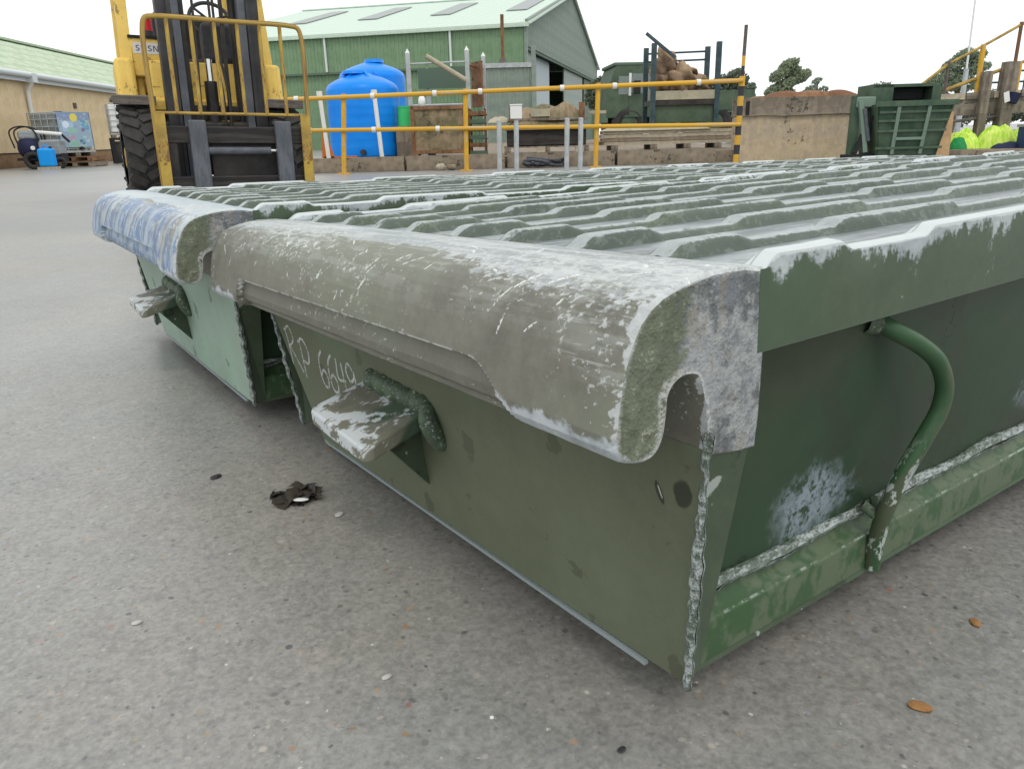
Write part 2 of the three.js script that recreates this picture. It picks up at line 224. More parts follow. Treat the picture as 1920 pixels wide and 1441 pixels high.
const faceTex = makeTex(384, 384, (u, v) => { let rim = 9; { const s0 = u * 0.17 - 0.15, u0 = v * 0.16 - 0.14; for (let k = 0; k < PROF.pts.length; k += 2) { const p = PROF.pts[k], d = Math.hypot(p[0] - s0, p[1] - u0); if (d < rim) rim = d; } }                  // chafed casting end: remnants of green over pitted grey alloy
  const lo = nz(0, u * 0.9, v * 0.9), mid = nz(2, u * 1.4, v * 1.4), fi = nz(3, u * 1.2, v * 1.2), ver = nz(2, u * 1.3 + 0.4, v * 0.35), b = nz(1, u + 0.2, v * 0.8);
  let c = mix3([0.115, 0.125, 0.127], [0.31, 0.325, 0.33], ss(0.34, 0.66, mid * 0.30 + lo * 0.42 + ver * 0.16 + fi * 0.12)); c = mix3(c, [0.22, 0.24, 0.29], ss(0.5, 0.68, b) * 0.4); c = mix3(c, [0.22, 0.19, 0.14], ss(0.62, 0.74, ver) * 0.45);
  const left = 1 - ss(0.25, 0.62, u + 0.2 * (lo - 0.5)), gr = ss(0.46, 0.56, left * 0.5 + 0.35 * lo + 0.25 * mid - 0.02); c = mix3(c, [0.122, 0.140, 0.090].map(q => q * (0.75 + 0.5 * mid)), gr * 0.9); c = mix3(c, [0.40, 0.41, 0.34], ss(0.68, 0.74, fi * 0.5 + mid * 0.5) * 0.5);
  { const rw = (1 - ss(0.0015, 0.0065, rim + 0.006 * (mid - 0.5))) * ss(0.3, 0.55, b * 0.5 + fi * 0.5); c = mix3(c, [0.50, 0.51, 0.50], rw * 0.75); } return [c[0], c[1], c[2], 0.62, 0.5 + 0.42 * (mid - 0.5) + 0.5 * (lo - 0.5) + 0.12 * (fi - 0.5)];
});
// end plate paint with the chalked number and a few scrapes
function plateTex(base, chalk, seed) {
  const w = 2048, h = 512, mask = new Float32Array(w * h); const U0 = -0.385, UH = 0.27;
  if (chalk) { const R = rng(5), X = t => t * w, Y = u => (u - U0) / UH * h;
    const stroke = pts => { const cv = new THREE.CatmullRomCurve3(pts.map(p => v3(p[0], p[1], 0)), false, 'centripetal'); const n = 220; for (let k = 0; k <= n; k++) { const q = cv.getPoint(k / n), px = X(q.x), py = Y(q.y); for (let y = -7; y <= 7; y++) for (let x = -7; x <= 7; x++) { const xx = Math.round(px + x), yy = Math.round(py + y); if (xx < 0 || yy < 0 || xx >= w || yy >= h) continue; const d = Math.hypot(xx - px, yy - py); if (d < 5.2) { const gr = ss(0.24, 0.50, nz(3, xx / 420, yy / 420)); mask[yy * w + xx] = Math.max(mask[yy * w + xx], gr * (1 - ss(3.2, 5.2, d))); } } } };
    // strokes in (t, u); writing runs towards smaller t
    const L = (x0, y0, pts) => stroke(pts.map(([a, b]) => [x0 - a, y0 + b]));
    L(0.925, -0.236, [[0, 0], [0.002, 0.033], [0.0, 0.064]]); L(0.925, -0.236, [[-0.006, 0.060], [0.022, 0.068], [0.030, 0.048], [0.002, 0.032]]); L(0.925, -0.236, [[0.008, 0.031], [0.028, 0.012], [0.046, -0.006]]);
    L(0.868, -0.244, [[0, -0.004], [0.002, 0.030], [0.004, 0.060]]); L(0.868, -0.244, [[-0.004, 0.056], [0.020, 0.064], [0.036, 0.046], [0.026, 0.024], [0.004, 0.024]]);
    const six = x => L(x, -0.248, [[0.022, 0.062], [0.006, 0.048], [0.000, 0.022], [0.008, 0.002], [0.024, 0.004], [0.028, 0.020], [0.016, 0.030], [0.003, 0.020]]); six(0.792); six(0.754);
    L(0.717, -0.249, [[0.004, 0.060], [0.000, 0.030], [0.026, 0.030]]); L(0.717, -0.249, [[0.022, 0.056], [0.022, 0.026], [0.026, -0.010]]);
    L(0.680, -0.249, [[0.028, 0.052], [0.012, 0.062], [0.000, 0.048], [0.010, 0.034], [0.026, 0.044], [0.028, 0.052]]); L(0.680, -0.249, [[0.028, 0.050], [0.030, 0.020], [0.032, -0.008]]);
  }
  return makeTex(w, h, (uu, vv) => { const t = uu, u = U0 + vv * UH, sd = seed * 0.21; const lo = nz(0, t * 1.3 + sd, u * 1.7), mid = nz(2, t * 2.2 + sd, u * 2.2), fi = nz(3, t * 3, u * 3), str = nz(0, t * 3.2 + sd, u * 0.35), big = nz(1, t * 0.7 + sd, u * 0.8);
    let c = base.map((q, i) => q * (0.95 + 0.26 * (lo - 0.5) + 0.12 * (mid - 0.5) + 0.10 * (fi - 0.5) + 0.14 * (str - 0.5))); c = mix3(c, [base[0] * 1.02, base[1] * 1.22, base[2] * 1.1], ss(0.5, 0.72, big) * 0.55);
    let rough = 0.5 + 0.1 * (mid - 0.5), hgt = 0.5 + 0.06 * (lo - 0.5) + 0.05 * (mid - 0.5);
    const low = ss(0.5, 0.62, (1 - ss(0, 0.016, u + 0.365 + 0.004 * (mid - 0.5))) * 0.6 + 0.25 * fi + 0.15 * mid); c = mix3(c, [0.36, 0.42, 0.42], low * 0.6);
    const spot = ss(0.80, 0.83, nz(4, t * 2.3 + 0.7, u * 2.9)); c = mix3(c, [0.06, 0.066, 0.045], spot * 0.5);
    if (chalk) { const blob = (ct, cu, a, b, th) => { const dx = (t - ct) * Math.cos(th) + (u - cu) * Math.sin(th), dy = -(t - ct) * Math.sin(th) + (u - cu) * Math.cos(th); return 1 - ss(0.8, 1.05, Math.hypot(dx / a, dy / b) + 0.5 * (mid - 0.5)); };
      c = mix3(c, [0.03, 0.036, 0.025], Math.max(blob(0.0275, -0.165, 0.010, 0.013, 0.3), blob(0.052, -0.173, 0.0035, 0.010, -0.35)) * 0.9); c = mix3(c, [0.5, 0.52, 0.48], blob(0.0515, -0.172, 0.0009, 0.006, -0.35) * 0.8); }
    const pale = ss(0.62, 0.7, lo * 0.5 + mid * 0.5) * ss(0.6, 0.75, big); c = mix3(c, [0.42, 0.46, 0.44], chalk ? pale * 0.15 : pale * 0.5);
    const m = mask[Math.min(h - 1, (vv * h) | 0) * w + Math.min(w - 1, (uu * w) | 0)]; c = mix3(c, [0.56, 0.59, 0.59], m * 0.85); return [c[0], c[1], c[2], rough, hgt]; });
}
// tiling paint for ribs, webs and beams
const paintTex = makeTex(1024, 1024, (u, v) => { const lo = nz(0, u, v), mid = nz(2, u * 2, v * 2), fi = nz(3, u * 3, v * 3), big = nz(1, u, v); let c = GREEN.map(q => q * (0.98 + 0.4 * (lo - 0.5) + 0.25 * (mid - 0.5) + 0.15 * (fi - 0.5))); c = mix3(c, [0.09, 0.15, 0.085], ss(0.5, 0.7, big) * 0.6); const chip = ss(0.70, 0.73, mid * 0.6 + nz(4, u * 3, v * 3) * 0.4); c = mix3(c, [0.45, 0.48, 0.46], chip * 0.7); const dk = ss(0.72, 0.76, nz(4, u * 2 + 0.4, v * 2)); c = mix3(c, [0.04, 0.045, 0.035], dk * 0.6); return [c[0], c[1], c[2], 0.46 + 0.15 * (mid - 0.5), 0.5 + 0.15 * (mid - 0.5) - 0.2 * chip]; });
// ribs: uv x along the rib in metres, uv y round it (0..1, 0.5 is the top); tops and shoulders are rubbed bare, flanks keep paint and some moss
const ribTex = makeTex(2048, 128, (u, v) => { const s = u * 2, k = Math.abs(v - 0.5) * 2, lo = nz(0, s * 1.1, v * 0.15), mid = nz(2, s * 1.5, v * 0.1), fi = nz(3, s * 2.5, v * 0.15); let c = [0.088, 0.112, 0.090].map(q => q * (0.95 + 0.5 * (lo - 0.5) + 0.3 * (mid - 0.5))); c = mix3(c, [0.070, 0.085, 0.030], ss(0.64, 0.72, lo * 0.6 + mid * 0.4) * (v < 0.45 ? 0.9 : 0.4)); const worn = ss(0.42, 0.58, (1 - ss(0.30, 0.62, k)) * 0.50 + 0.34 * (mid - 0.3) + 0.26 * (fi - 0.35) + 0.40 * (nz(1, s * 0.7, 0.3) - 0.5)); c = mix3(c, mix3([0.28, 0.31, 0.315], [0.48, 0.52, 0.525], fi), worn * 0.85); const dust = ss(0.52, 0.68, fi * 0.5 + mid * 0.5) * 0.28; c = mix3(c, [0.28, 0.30, 0.29], dust); return [c[0], c[1], c[2], 0.45, 0.5 + 0.25 * (mid - 0.5) + 0.12 * (fi - 0.5)]; });
const floorTex = makeTex(1024, 1024, (u, v) => { const lo = nz(0, u, v), mid = nz(2, u * 2, v * 2), fi = nz(3, u * 4, v * 4), st = nz(2, u * 0.6, v * 6); let c = mix3([0.17, 0.19, 0.195], [0.33, 0.355, 0.37], ss(0.36, 0.64, lo * 0.4 + st * 0.35 + mid * 0.25)); c = c.map(q => q * (1 + 0.18 * (fi - 0.5))); c = mix3(c, [0.15, 0.17, 0.12], ss(0.66, 0.78, mid * 0.5 + lo * 0.5) * 0.7); return [c[0], c[1], c[2], 0.42, 0.5 + 0.2 * (mid - 0.5)]; });
// outer face of the edge beam (2 m x 0.08 m)
const beamTex = makeTex(2048, 128, (uu, vv) => { const s = uu * 2, u = vv * 0.08, lo = nz(0, s * 1.2, u * 1.2), mid = nz(2, s * 2.4, u * 2.4), fi = nz(3, s * 3, u * 3), cl = nz(1, s * 0.9 + 0.25, u * 0.6), drip = nz(2, s * 2.2, u * 0.5); let c = GREEN.map(q => q * (1.02 + 0.3 * (lo - 0.5) + 0.2 * (mid - 0.5) + 0.1 * (fi - 0.5))); c = mix3(c, [0.05, 0.088, 0.052], 0.4 * ss(0.5, 0.65, lo)); const wear = ss(0.034, 0.082, u) * 0.34 + 0.60 * (cl - 0.46) + 0.38 * (drip - 0.5), wv = ss(0.36, 0.46, wear + 0.15 * (fi - 0.5)); c = mix3(c, mix3([0.30, 0.34, 0.37], [0.56, 0.60, 0.62], mid), wv * 0.8); const top = ss(0.5, 0.62, ss(0.068, 0.077, u) * 0.44 + 0.34 * mid + 0.22 * cl + 0.06 * fi); c = mix3(c, [0.56, 0.60, 0.60], top * 0.85); return [c[0], c[1], c[2], 0.46, 0.5 + 0.14 * (mid - 0.5) - 0.2 * wv]; });
// side web (2 m x 0.25 m): green overspray, both greens darkened to carry overhang shade, dark cracks and a bloom of white oxide
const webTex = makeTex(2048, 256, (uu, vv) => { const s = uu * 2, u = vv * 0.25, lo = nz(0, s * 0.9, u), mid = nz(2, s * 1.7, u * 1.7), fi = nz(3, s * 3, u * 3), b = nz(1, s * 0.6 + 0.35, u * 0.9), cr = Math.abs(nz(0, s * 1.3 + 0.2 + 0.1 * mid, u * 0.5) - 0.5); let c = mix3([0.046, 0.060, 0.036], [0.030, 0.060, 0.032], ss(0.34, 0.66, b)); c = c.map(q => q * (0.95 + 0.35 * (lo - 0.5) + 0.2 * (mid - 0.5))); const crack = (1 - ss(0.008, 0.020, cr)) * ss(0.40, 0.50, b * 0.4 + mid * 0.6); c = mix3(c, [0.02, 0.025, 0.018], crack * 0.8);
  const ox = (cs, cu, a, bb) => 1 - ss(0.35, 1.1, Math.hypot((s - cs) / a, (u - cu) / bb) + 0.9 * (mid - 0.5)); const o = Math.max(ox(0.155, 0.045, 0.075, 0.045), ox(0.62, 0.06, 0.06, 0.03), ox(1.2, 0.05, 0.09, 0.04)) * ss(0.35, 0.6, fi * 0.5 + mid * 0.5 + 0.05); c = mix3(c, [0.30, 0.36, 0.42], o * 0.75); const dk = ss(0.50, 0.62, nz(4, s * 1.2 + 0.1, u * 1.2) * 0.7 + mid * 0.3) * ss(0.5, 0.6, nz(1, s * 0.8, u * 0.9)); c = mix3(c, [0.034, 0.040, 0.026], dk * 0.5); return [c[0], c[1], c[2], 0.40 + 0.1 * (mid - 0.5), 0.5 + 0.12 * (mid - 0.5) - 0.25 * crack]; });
const weldTex = makeTex(512, 64, (u, v) => { const m = nz(2, u * 3, v * 0.5), f = nz(3, u * 4, v * 0.8), c = mix3([0.12, 0.15, 0.12], [0.40, 0.44, 0.44], ss(0.42, 0.66, m * 0.5 + f * 0.2 + 0.3 * nz(0, u * 2, v * 0.2))); return [c[0], c[1], c[2], 0.5, m]; });
const flangeTex = makeTex(1024, 64, (u, v) => { const s = u * 2, lo = nz(0, s, v * 0.05), dr = nz(2, s * 3, v * 0.1), fi = nz(3, s * 3, v * 0.2); let c = mix3([0.105, 0.140, 0.085], [0.050, 0.100, 0.046], ss(0.42, 0.62, dr * 0.7 + lo * 0.3)); c = mix3(c, [0.45, 0.50, 0.46], ss(0.50, 0.64, 0.5 * fi + 0.5 * dr) * ss(0.92, 0.97, v) * 0.8); return [c[0], c[1], c[2], 0.42, 0.5 + 0.1 * (dr - 0.5)]; });

const M = {
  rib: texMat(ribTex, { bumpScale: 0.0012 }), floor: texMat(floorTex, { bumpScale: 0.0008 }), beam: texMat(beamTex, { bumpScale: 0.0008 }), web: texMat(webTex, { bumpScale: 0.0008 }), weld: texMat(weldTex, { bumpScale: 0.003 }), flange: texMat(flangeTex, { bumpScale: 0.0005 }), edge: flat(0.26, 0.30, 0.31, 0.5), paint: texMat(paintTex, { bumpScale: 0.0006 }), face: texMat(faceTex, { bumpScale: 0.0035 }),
};
// raised and lowered stretches of a tread rib
function ribStations(R, first, L) {
  const st = []; let s = first; st.push([s, 0]); const up = 0.0108, dn = 0.0036, ramp = (a, b, ha, hb) => { for (let k = 1; k <= 5; k++) st.push([lerp(a, b, k / 5), lerp(ha, hb, ss(0, 1, k / 5))]); };
  ramp(s, s + 0.022, 0, up); s += 0.022; let hi = true; let len = 0.055 + 0.02 * R();
  while (s < L - 0.03) { const e = Math.min(L - 0.03, s + len); st.push([(s + e) / 2, (hi ? up : dn) + 0.0005 * (R() - 0.5)]); st.push([e, hi ? up : dn]); s = e; if (s >= L - 0.03) break; const b = s + 0.016 + 0.008 * R(); ramp(s, b, hi ? up : dn, hi ? dn : up); s = b; hi = !hi; len = hi ? 0.19 + 0.03 * R() : (st.length < 20 ? 0.10 + 0.02 * R() : 0.18 + 0.04 * R()); }
  st.push([L, 0]); return st;
}
function ribGeo(st, hw, base, tint) {                           // trapezoid ridge with eased shoulders
  const cs = [[-1.0, 0], [-0.84, 0.26], [-0.70, 0.66], [-0.50, 0.90], [-0.25, 0.985], [0, 1.0], [0.25, 0.985], [0.50, 0.90], [0.70, 0.66], [0.84, 0.26], [1.0, 0]], pos = [], uv = [], idx = [], n = cs.length;
  st.forEach(([s, h], j) => cs.forEach(([a, b], i) => { const hh = base + (h - base) * b; const w = 0.0022 * (nz(2, s * 1.2 + tint, i * 0.05) - 0.5) * b; pos.push(...V(s, -(a * hw + w), hh + w)); uv.push(s / 2 + tint, i / (n - 1)); }));
  for (let j = 0; j < st.length - 1; j++) for (let i = 0; i < n - 1; i++) { const a = j * n + i, b = a + 1, c = a + n, d = c + 1; idx.push(a, c, b, b, c, d); }
  const g = new THREE.BufferGeometry(); g.setAttribute('position', new THREE.Float32BufferAttribute(pos, 3)); g.setAttribute('uv', new THREE.Float32BufferAttribute(uv, 2)); g.setIndex(idx); g.computeVertexNormals(); return g;
}
function bridgeSection(label, W, A, B, P0, opt) {
  const o = thing('bridge_deck_section', label, 'bridge section', [0, 0, 0], 0, 'bridge deck sections laid side by side');
  const X = v3(...A).normalize(), Z = v3(...B).multiplyScalar(-1); Z.addScaledVector(X, -Z.dot(X)).normalize(); const Y = new THREE.Vector3().crossVectors(Z, X);
  o.quaternion.setFromRotationMatrix(new THREE.Matrix4().makeBasis(X, Y, Z)); o.position.copy(v3(...P0).addScaledVector(Y, -YO));
  const R = rng(opt.seed), cm = texMat(opt.cast, { bumpScale: 0.0016 });
  const cast = part('hooked_end_casting', castingGeo(W), cm, o); part('casting_end_face', castingFace(0.0002, W), M.face, cast); part('casting_end_face', castingFace(W - 0.0002, W), M.face, cast);
  // deck floor and ribs
  part('deck_plate', quadSlab([V(0.004, 0.012, -0.003), V(LEN, 0.012, -0.003), V(LEN, W - 0.012, -0.003), V(0.004, W - 0.012, -0.003)], [0, -0.012, 0]), M.floor, o);
  const nr = Math.round(W / 0.109), pitch = W / nr; for (let k = 1; k < nr; k++) { const st = ribStations(R, 0.004 + 0.012 * R(), LEN), g = ribGeo(st, 0.0195 + 0.002 * R(), -0.004, R()); const m = part('tread_rib', g, M.rib, o); m.position.z = -k * pitch; }
  for (const side of [0, 1]) {
    const T = t => side ? W - t : t, sg = side ? -1 : 1;
    // edge beam: castellated top, plain outer face
    const st = ribStations(R, 0.001, LEN), pos = [], uv = []; const cs = [[0.0, -0.060, 0.0], [0.0, -0.03, 0.37], [0.0, 0, 0.80], [0.0012, 1, 0.94], [0.004, 1, 0.975], [0.014, 1, 1.0], [0.021, 0.6, 0.9], [0.026, 0, 0.85], [0.026, -0.052, 0.1], [0.020, -0.060, 0.0], [0.0, -0.060, 0.0]];
    const idx = [], n = cs.length; st.forEach(([s, h]) => cs.forEach(([t, k, v]) => { const hh = k === 1 ? h - (t < 0.002 ? 0.0022 : t < 0.005 ? 0.0006 : 0) : k === 0.6 ? h * 0.6 - 0.001 : k; const w = k >= 0.6 ? 0.0012 * (nz(2, s * 2.5 + opt.seed, t * 20) - 0.5) : 0; pos.push(...V(s, T(t + w), hh + w)); uv.push(s / 2, v); }));
    for (let j = 0; j < st.length - 1; j++) for (let i = 0; i < n - 1; i++) { const a = j * n + i, b = a + 1, c = a + n, d = c + 1; if (side) idx.push(a, b, c, b, d, c); else idx.push(a, c, b, b, c, d); }
    let g = new THREE.BufferGeometry(); g.setAttribute('position', new THREE.Float32BufferAttribute(pos, 3)); g.setAttribute('uv', new THREE.Float32BufferAttribute(uv, 2)); g.setIndex(idx); g.computeVertexNormals(); part('edge_beam', toCreasedNormals(g, 0.6), M.beam, o);
    // sloping side web, weld and bottom flange
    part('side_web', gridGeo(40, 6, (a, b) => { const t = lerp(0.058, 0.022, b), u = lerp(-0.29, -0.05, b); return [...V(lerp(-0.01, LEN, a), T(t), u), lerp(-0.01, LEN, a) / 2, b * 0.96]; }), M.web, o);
    { const pts = []; for (let k = 0; k <= 90; k++) { const s = lerp(0.0, LEN, k / 90); pts.push(V(s, T(0.054), -0.2815 + 0.0015 * Math.sin(s * 40))); } const wg = roughen(tube(pts, 0.0058, 900, 8), 0.0075, 3.4, opt.seed); { const q = wg.attributes.uv; for (let k = 0; k < q.count; k++) q.setX(k, q.getX(k) * 9); } part('weld_bead', wg, M.weld, o); }
    const fp = [[0.062, -0.290], [0.058, -0.302], [0.046, -0.3065], [0.0445, -0.310], [0.045, -0.345], [0.048, -0.350], [0.12, -0.350]]; part('bottom_flange', gridGeo(60, fp.length - 1, (a, b) => { const i = Math.round(b * (fp.length - 1)), s = lerp(-0.008, LEN, a); return [...V(s, T(fp[i][0]), fp[i][1]), s / 2, [0.2, 0.5, 0.97, 0.9, 0.05, 0.1, 0.3][i]]; }), M.flange, o);
    // tapered corner strip that closes the end
    const strip = part('corner_strip', quadSlab([V(-0.047, T(0.0008), -0.122), V(-0.003, T(0.0010), -0.126), V(-0.003, T(0.044), -0.347), V(-0.024, T(0.037), -0.351)], [0, 0, -0.006 * sg]), M.paint, o);
    { const pts = []; for (let k = 0; k <= 30; k++) { const b = k / 30; pts.push(V(lerp(-0.0480, -0.0255, b) + 0.0012 * Math.sin(k * 1.9), T(lerp(0.0010, 0.037, b)), lerp(-0.112, -0.352, b))); } part('weld_bead', [roughen(tube(pts, 0.0032, 360, 9), 0.0065, 1.7, opt.seed + 3), new THREE.SphereGeometry(0.0045, 12, 8).translate(...pts[0]), new THREE.SphereGeometry(0.0040, 12, 8).translate(...pts[30])], M.weld, strip); }
  }
  // leaning end plate (uv matches plateTex)
  const corners = [[-0.0485, 0.0025, -0.122], [-0.0485, W + 0.004, -0.122], [-0.0235, W - 0.132, -0.365], [-0.0255, 0.0365, -0.350]];
  const pg = gridGeo(24, 10, (a, b) => { const c = (k) => lerp(lerp(corners[0][k], corners[1][k], a), lerp(corners[3][k], corners[2][k], a), b); const s = c(0), t = Math.min(c(1), W - 0.001), u = c(2), wob = 0.0012 * (nz(0, t * 0.7, u * 0.7) - 0.5); return [...V(s + wob, t, u), t, (u + 0.385) / 0.27]; }); const pi = pg.index.array; pg.computeVertexNormals(); if (pg.attributes.normal.getX(5) > 0) { for (let i = 0; i < pi.length; i += 3) { const q = pi[i]; pi[i] = pi[i + 1]; pi[i + 1] = q; } pg.computeVertexNormals(); }
  part('end_plate', pg, texMat(opt.plate, { bumpScale: 0.0008 }), o);
  part('floor_plate', quadSlab([V(-0.018, 0.046, -0.353), V(LEN, 0.046, -0.353), V(LEN, W - 0.10, -0.353), V(-0.018, W - 0.10, -0.353)], [0, 0.006, 0]), M.paint, o);
  part('bottom_edge_bar', beam(V(-0.026, 0.085, -0.3555), V(-0.024, W - 0.15, -0.3605), 0.0045, 0.004), M.edge, o);
  // mounting lug on the end plate
  const lug = part('mounting_lug', roughen(lugGeo(), 0.0014, 2.4, opt.seed), opt.lugMat, o);
  part('gusset', quadSlab([V(-0.034, 0.468, -0.203), V(-0.100, 0.452, -0.222), V(-0.094, 0.453, -0.234), V(-0.026, 0.470, -0.315)], [0, 0, -0.014]), M.paint, lug);
  for (const [t0, t1] of [[0.585, 0.44]]) { const pts = []; for (let k = 0; k <= 14; k++) pts.push(V(-0.041 - 0.002 * Math.sin(k * 2), lerp(t0, t1, k / 14), -0.190 - 0.002 * (k % 2) - 0.004 * k / 14)); part('weld_bead', [roughen(tube(pts, 0.0125, 90, 12), 0.005, 1.2, opt.seed), roughen(new THREE.SphereGeometry(0.0132, 16, 12), 0.004, 3).translate(...pts[0]), roughen(new THREE.SphereGeometry(0.0132, 16, 12), 0.004, 3).translate(...pts[14])], opt.lugWeld, lug); }
  part('weld_bead', [roughen(tube([V(-0.045, 0.428, -0.196), V(-0.050, 0.418, -0.208), V(-0.046, 0.414, -0.222), V(-0.038, 0.414, -0.236)], 0.010, 30, 10), 0.006, 2, 3), new THREE.SphereGeometry(0.0102, 14, 10).translate(...V(-0.045, 0.428, -0.196)), new THREE.SphereGeometry(0.0102, 14, 10).translate(...V(-0.038, 0.414, -0.236))], M.paint, lug);
  if (opt.handle) { const h = part('carrying_handle', tube([V(0.196, 0.034, -0.068), V(0.205, 0.014, -0.080), V(0.232, 0.004, -0.096), V(0.262, 0.0, -0.118), V(0.279, 0.0, -0.145), V(0.279, 0.002, -0.168), V(0.266, 0.008, -0.197), V(0.252, 0.016, -0.230), V(0.246, 0.026, -0.268), V(0.252, 0.037, -0.312), V(0.257, 0.042, -0.346)], 0.0082, 90, 16), opt.handleMat, o); part('weld_bead', roughen(tube([V(0.183, 0.030, -0.071), V(0.197, 0.026, -0.074), V(0.212, 0.029, -0.078)], 0.009, 24, 9), 0.006, 2.2), M.paint, h); part('weld_bead', roughen(tube([V(0.238, 0.048, -0.270), V(0.248, 0.036, -0.282), V(0.262, 0.048, -0.272)], 0.005, 24, 9), 0.004, 2.2), M.paint, h); }
  return o;
}
function lugGeo() {                                            // flat tongue with rounded outer corners, sloping down and outwards
  const sh = new THREE.Shape(); sh.moveTo(0, 0); sh.lineTo(0, 0.176); sh.lineTo(0.074, 0.170); sh.quadraticCurveTo(0.088, 0.168, 0.089, 0.156); sh.lineTo(0.095, -0.004); sh.quadraticCurveTo(0.095, -0.014, 0.086, -0.016); sh.closePath();
  let g = new THREE.ExtrudeGeometry(sh, { depth: 0.014, bevelEnabled: true, bevelSize: 0.0025, bevelThickness: 0.0025, bevelSegments: 2, curveSegments: 8 }); const p = g.attributes.position, uv = [];
  for (let i = 0; i < p.count; i++) { const a = p.getX(i), t = p.getY(i), d = p.getZ(i); p.setXYZ(i, ...V(-0.036 - a, 0.436 + t, -0.214 - a * 0.24 + d)); uv.push(a * 2 + d * 2.5, t * 2 + d * 1.7); } g.setAttribute('uv', new THREE.Float32BufferAttribute(uv, 2)); g = toCreasedNormals(g, 0.8); return subdivided(g);
}
function subdivided(g) { let q = g; for (let k = 0; k < 3; k++) { const p = q.attributes.position, u = q.attributes.uv, np = [], nu = []; for (let i = 0; i < p.count; i += 3) { const P = [0, 1, 2].map(j => [p.getX(i + j), p.getY(i + j), p.getZ(i + j)]), T = [0, 1, 2].map(j => [u.getX(i + j), u.getY(i + j)]); const m = (a, b) => a.map((x, j) => (x + b[j]) / 2); const M3 = [m(P[0], P[1]), m(P[1], P[2]), m(P[2], P[0])], U3 = [m(T[0], T[1]), m(T[1], T[2]), m(T[2], T[0])]; for (const [a, b, c, x, y, z] of [[P[0], M3[0], M3[2], T[0], U3[0], U3[2]], [M3[0], P[1], M3[1], U3[0], T[1], U3[1]], [M3[2], M3[1], P[2], U3[2], U3[1], T[2]], [M3[0], M3[1], M3[2], U3[0], U3[1], U3[2]]]) { np.push(...a, ...b, ...c); nu.push(...x, ...y, ...z); } } q = new THREE.BufferGeometry(); q.setAttribute('position', new THREE.Float32BufferAttribute(np, 3)); q.setAttribute('uv', new THREE.Float32BufferAttribute(nu, 2)); } const w = mergeVertices(q, 1e-5); w.computeVertexNormals(); return w; }
const lugTex = makeTex(512, 512, (u, v) => { const lo = nz(0, u, v), mid = nz(2, u * 1.5, v * 1.5), fi = nz(3, u * 3, v * 3); let c = [0.20, 0.20, 0.155].map(q => q * (0.9 + 0.4 * (mid - 0.5))); c = mix3(c, [0.075, 0.11, 0.075], ss(0.5, 0.6, lo)); c = mix3(c, [0.56, 0.60, 0.62], ss(0.53, 0.57, nz(1, u * 0.9, v * 0.9) * 0.6 + mid * 0.4) * 0.9); return [c[0], c[1], c[2], 0.5, 0.5 + 0.3 * (mid - 0.5)]; });
const handleTex = makeTex(512, 64, (u, v) => { const m = nz(2, u * 1.2, v * 0.4), l = nz(0, u, v * 0.4); let c = mix3([0.040, 0.092, 0.042], [0.08, 0.10, 0.06], ss(0.45, 0.6, l)); c = mix3(c, [0.42, 0.46, 0.44], ss(0.62, 0.68, m) * ss(0.5, 0.7, u)); return [c[0], c[1], c[2], 0.34, 0.5 + 0.1 * (m - 0.5)]; });
const common = { lugMat: texMat(lugTex, { bumpScale: 0.001 }), lugWeld: M.paint, handleMat: texMat(handleTex, { bumpScale: 0.0004 }) };
bridgeSection('drab green alloy bridge section with RP 6649 chalked on its end plate', 0.985, [0.823836, 0.007496, -0.566779], [-0.566185, -0.036741, -0.823459], [0.173503, 0.407331, -0.524318], { seed: 11, cast: castingTex(11, 0.985, false), plate: plateTex([0.134, 0.152, 0.100], true, 11), handle: true, ...common });
bridgeSection('bridge section with blue rubbed end casting and sky light painted into its pale end plate beside the chalked one', 0.955, [0.824512, -0.012037, -0.565717], [-0.565818, -0.007825, -0.824493], [-0.4322, 0.3900, -1.3215], { seed: 23, cast: castingTex(23, 0.955, true), plate: plateTex([0.30, 0.40, 0.325], false, 23), handle: false, ...common });  // end plate base paler: stronger sky light is put into its colour

// ------------------------------------------------------------------ shared weathered materials (uv in metres)
function mottled(c1, c2, { n = 384, sc = 1, rough = 0.7, streak = 0, spots = 0, spotC = [0.05, 0.045, 0.04], amp = 0.3, th = 0.5 } = {}) {
  return makeTex(n, n, (u, v) => { const lo = nz(0, u * sc, v * sc), mid = nz(2, u * sc, v * sc), st = nz(4, u * sc * 2, v * 0.25), b = nz(1, u * sc, v * sc); let c = mix3(c1, c2, ss(th - 0.16, th + 0.16, b * 0.6 + lo * 0.4 + streak * (st - 0.5))); c = c.map(q => q * (1 + amp * (mid - 0.5) + amp * 0.5 * (st - 0.5))); if (spots) c = mix3(c, spotC, ss(0.72 - spots * 0.12, 0.76 - spots * 0.12, mid * 0.5 + lo * 0.5) * 0.8); return [c[0], c[1], c[2], rough, mid]; }, { rough: false, bump: false });
}
const mat = (c1, c2, o = {}, extra = {}) => texMat(mottled(c1, c2, o), { roughness: o.rough ?? 0.7, bumpScale: 0.0015, ...extra });
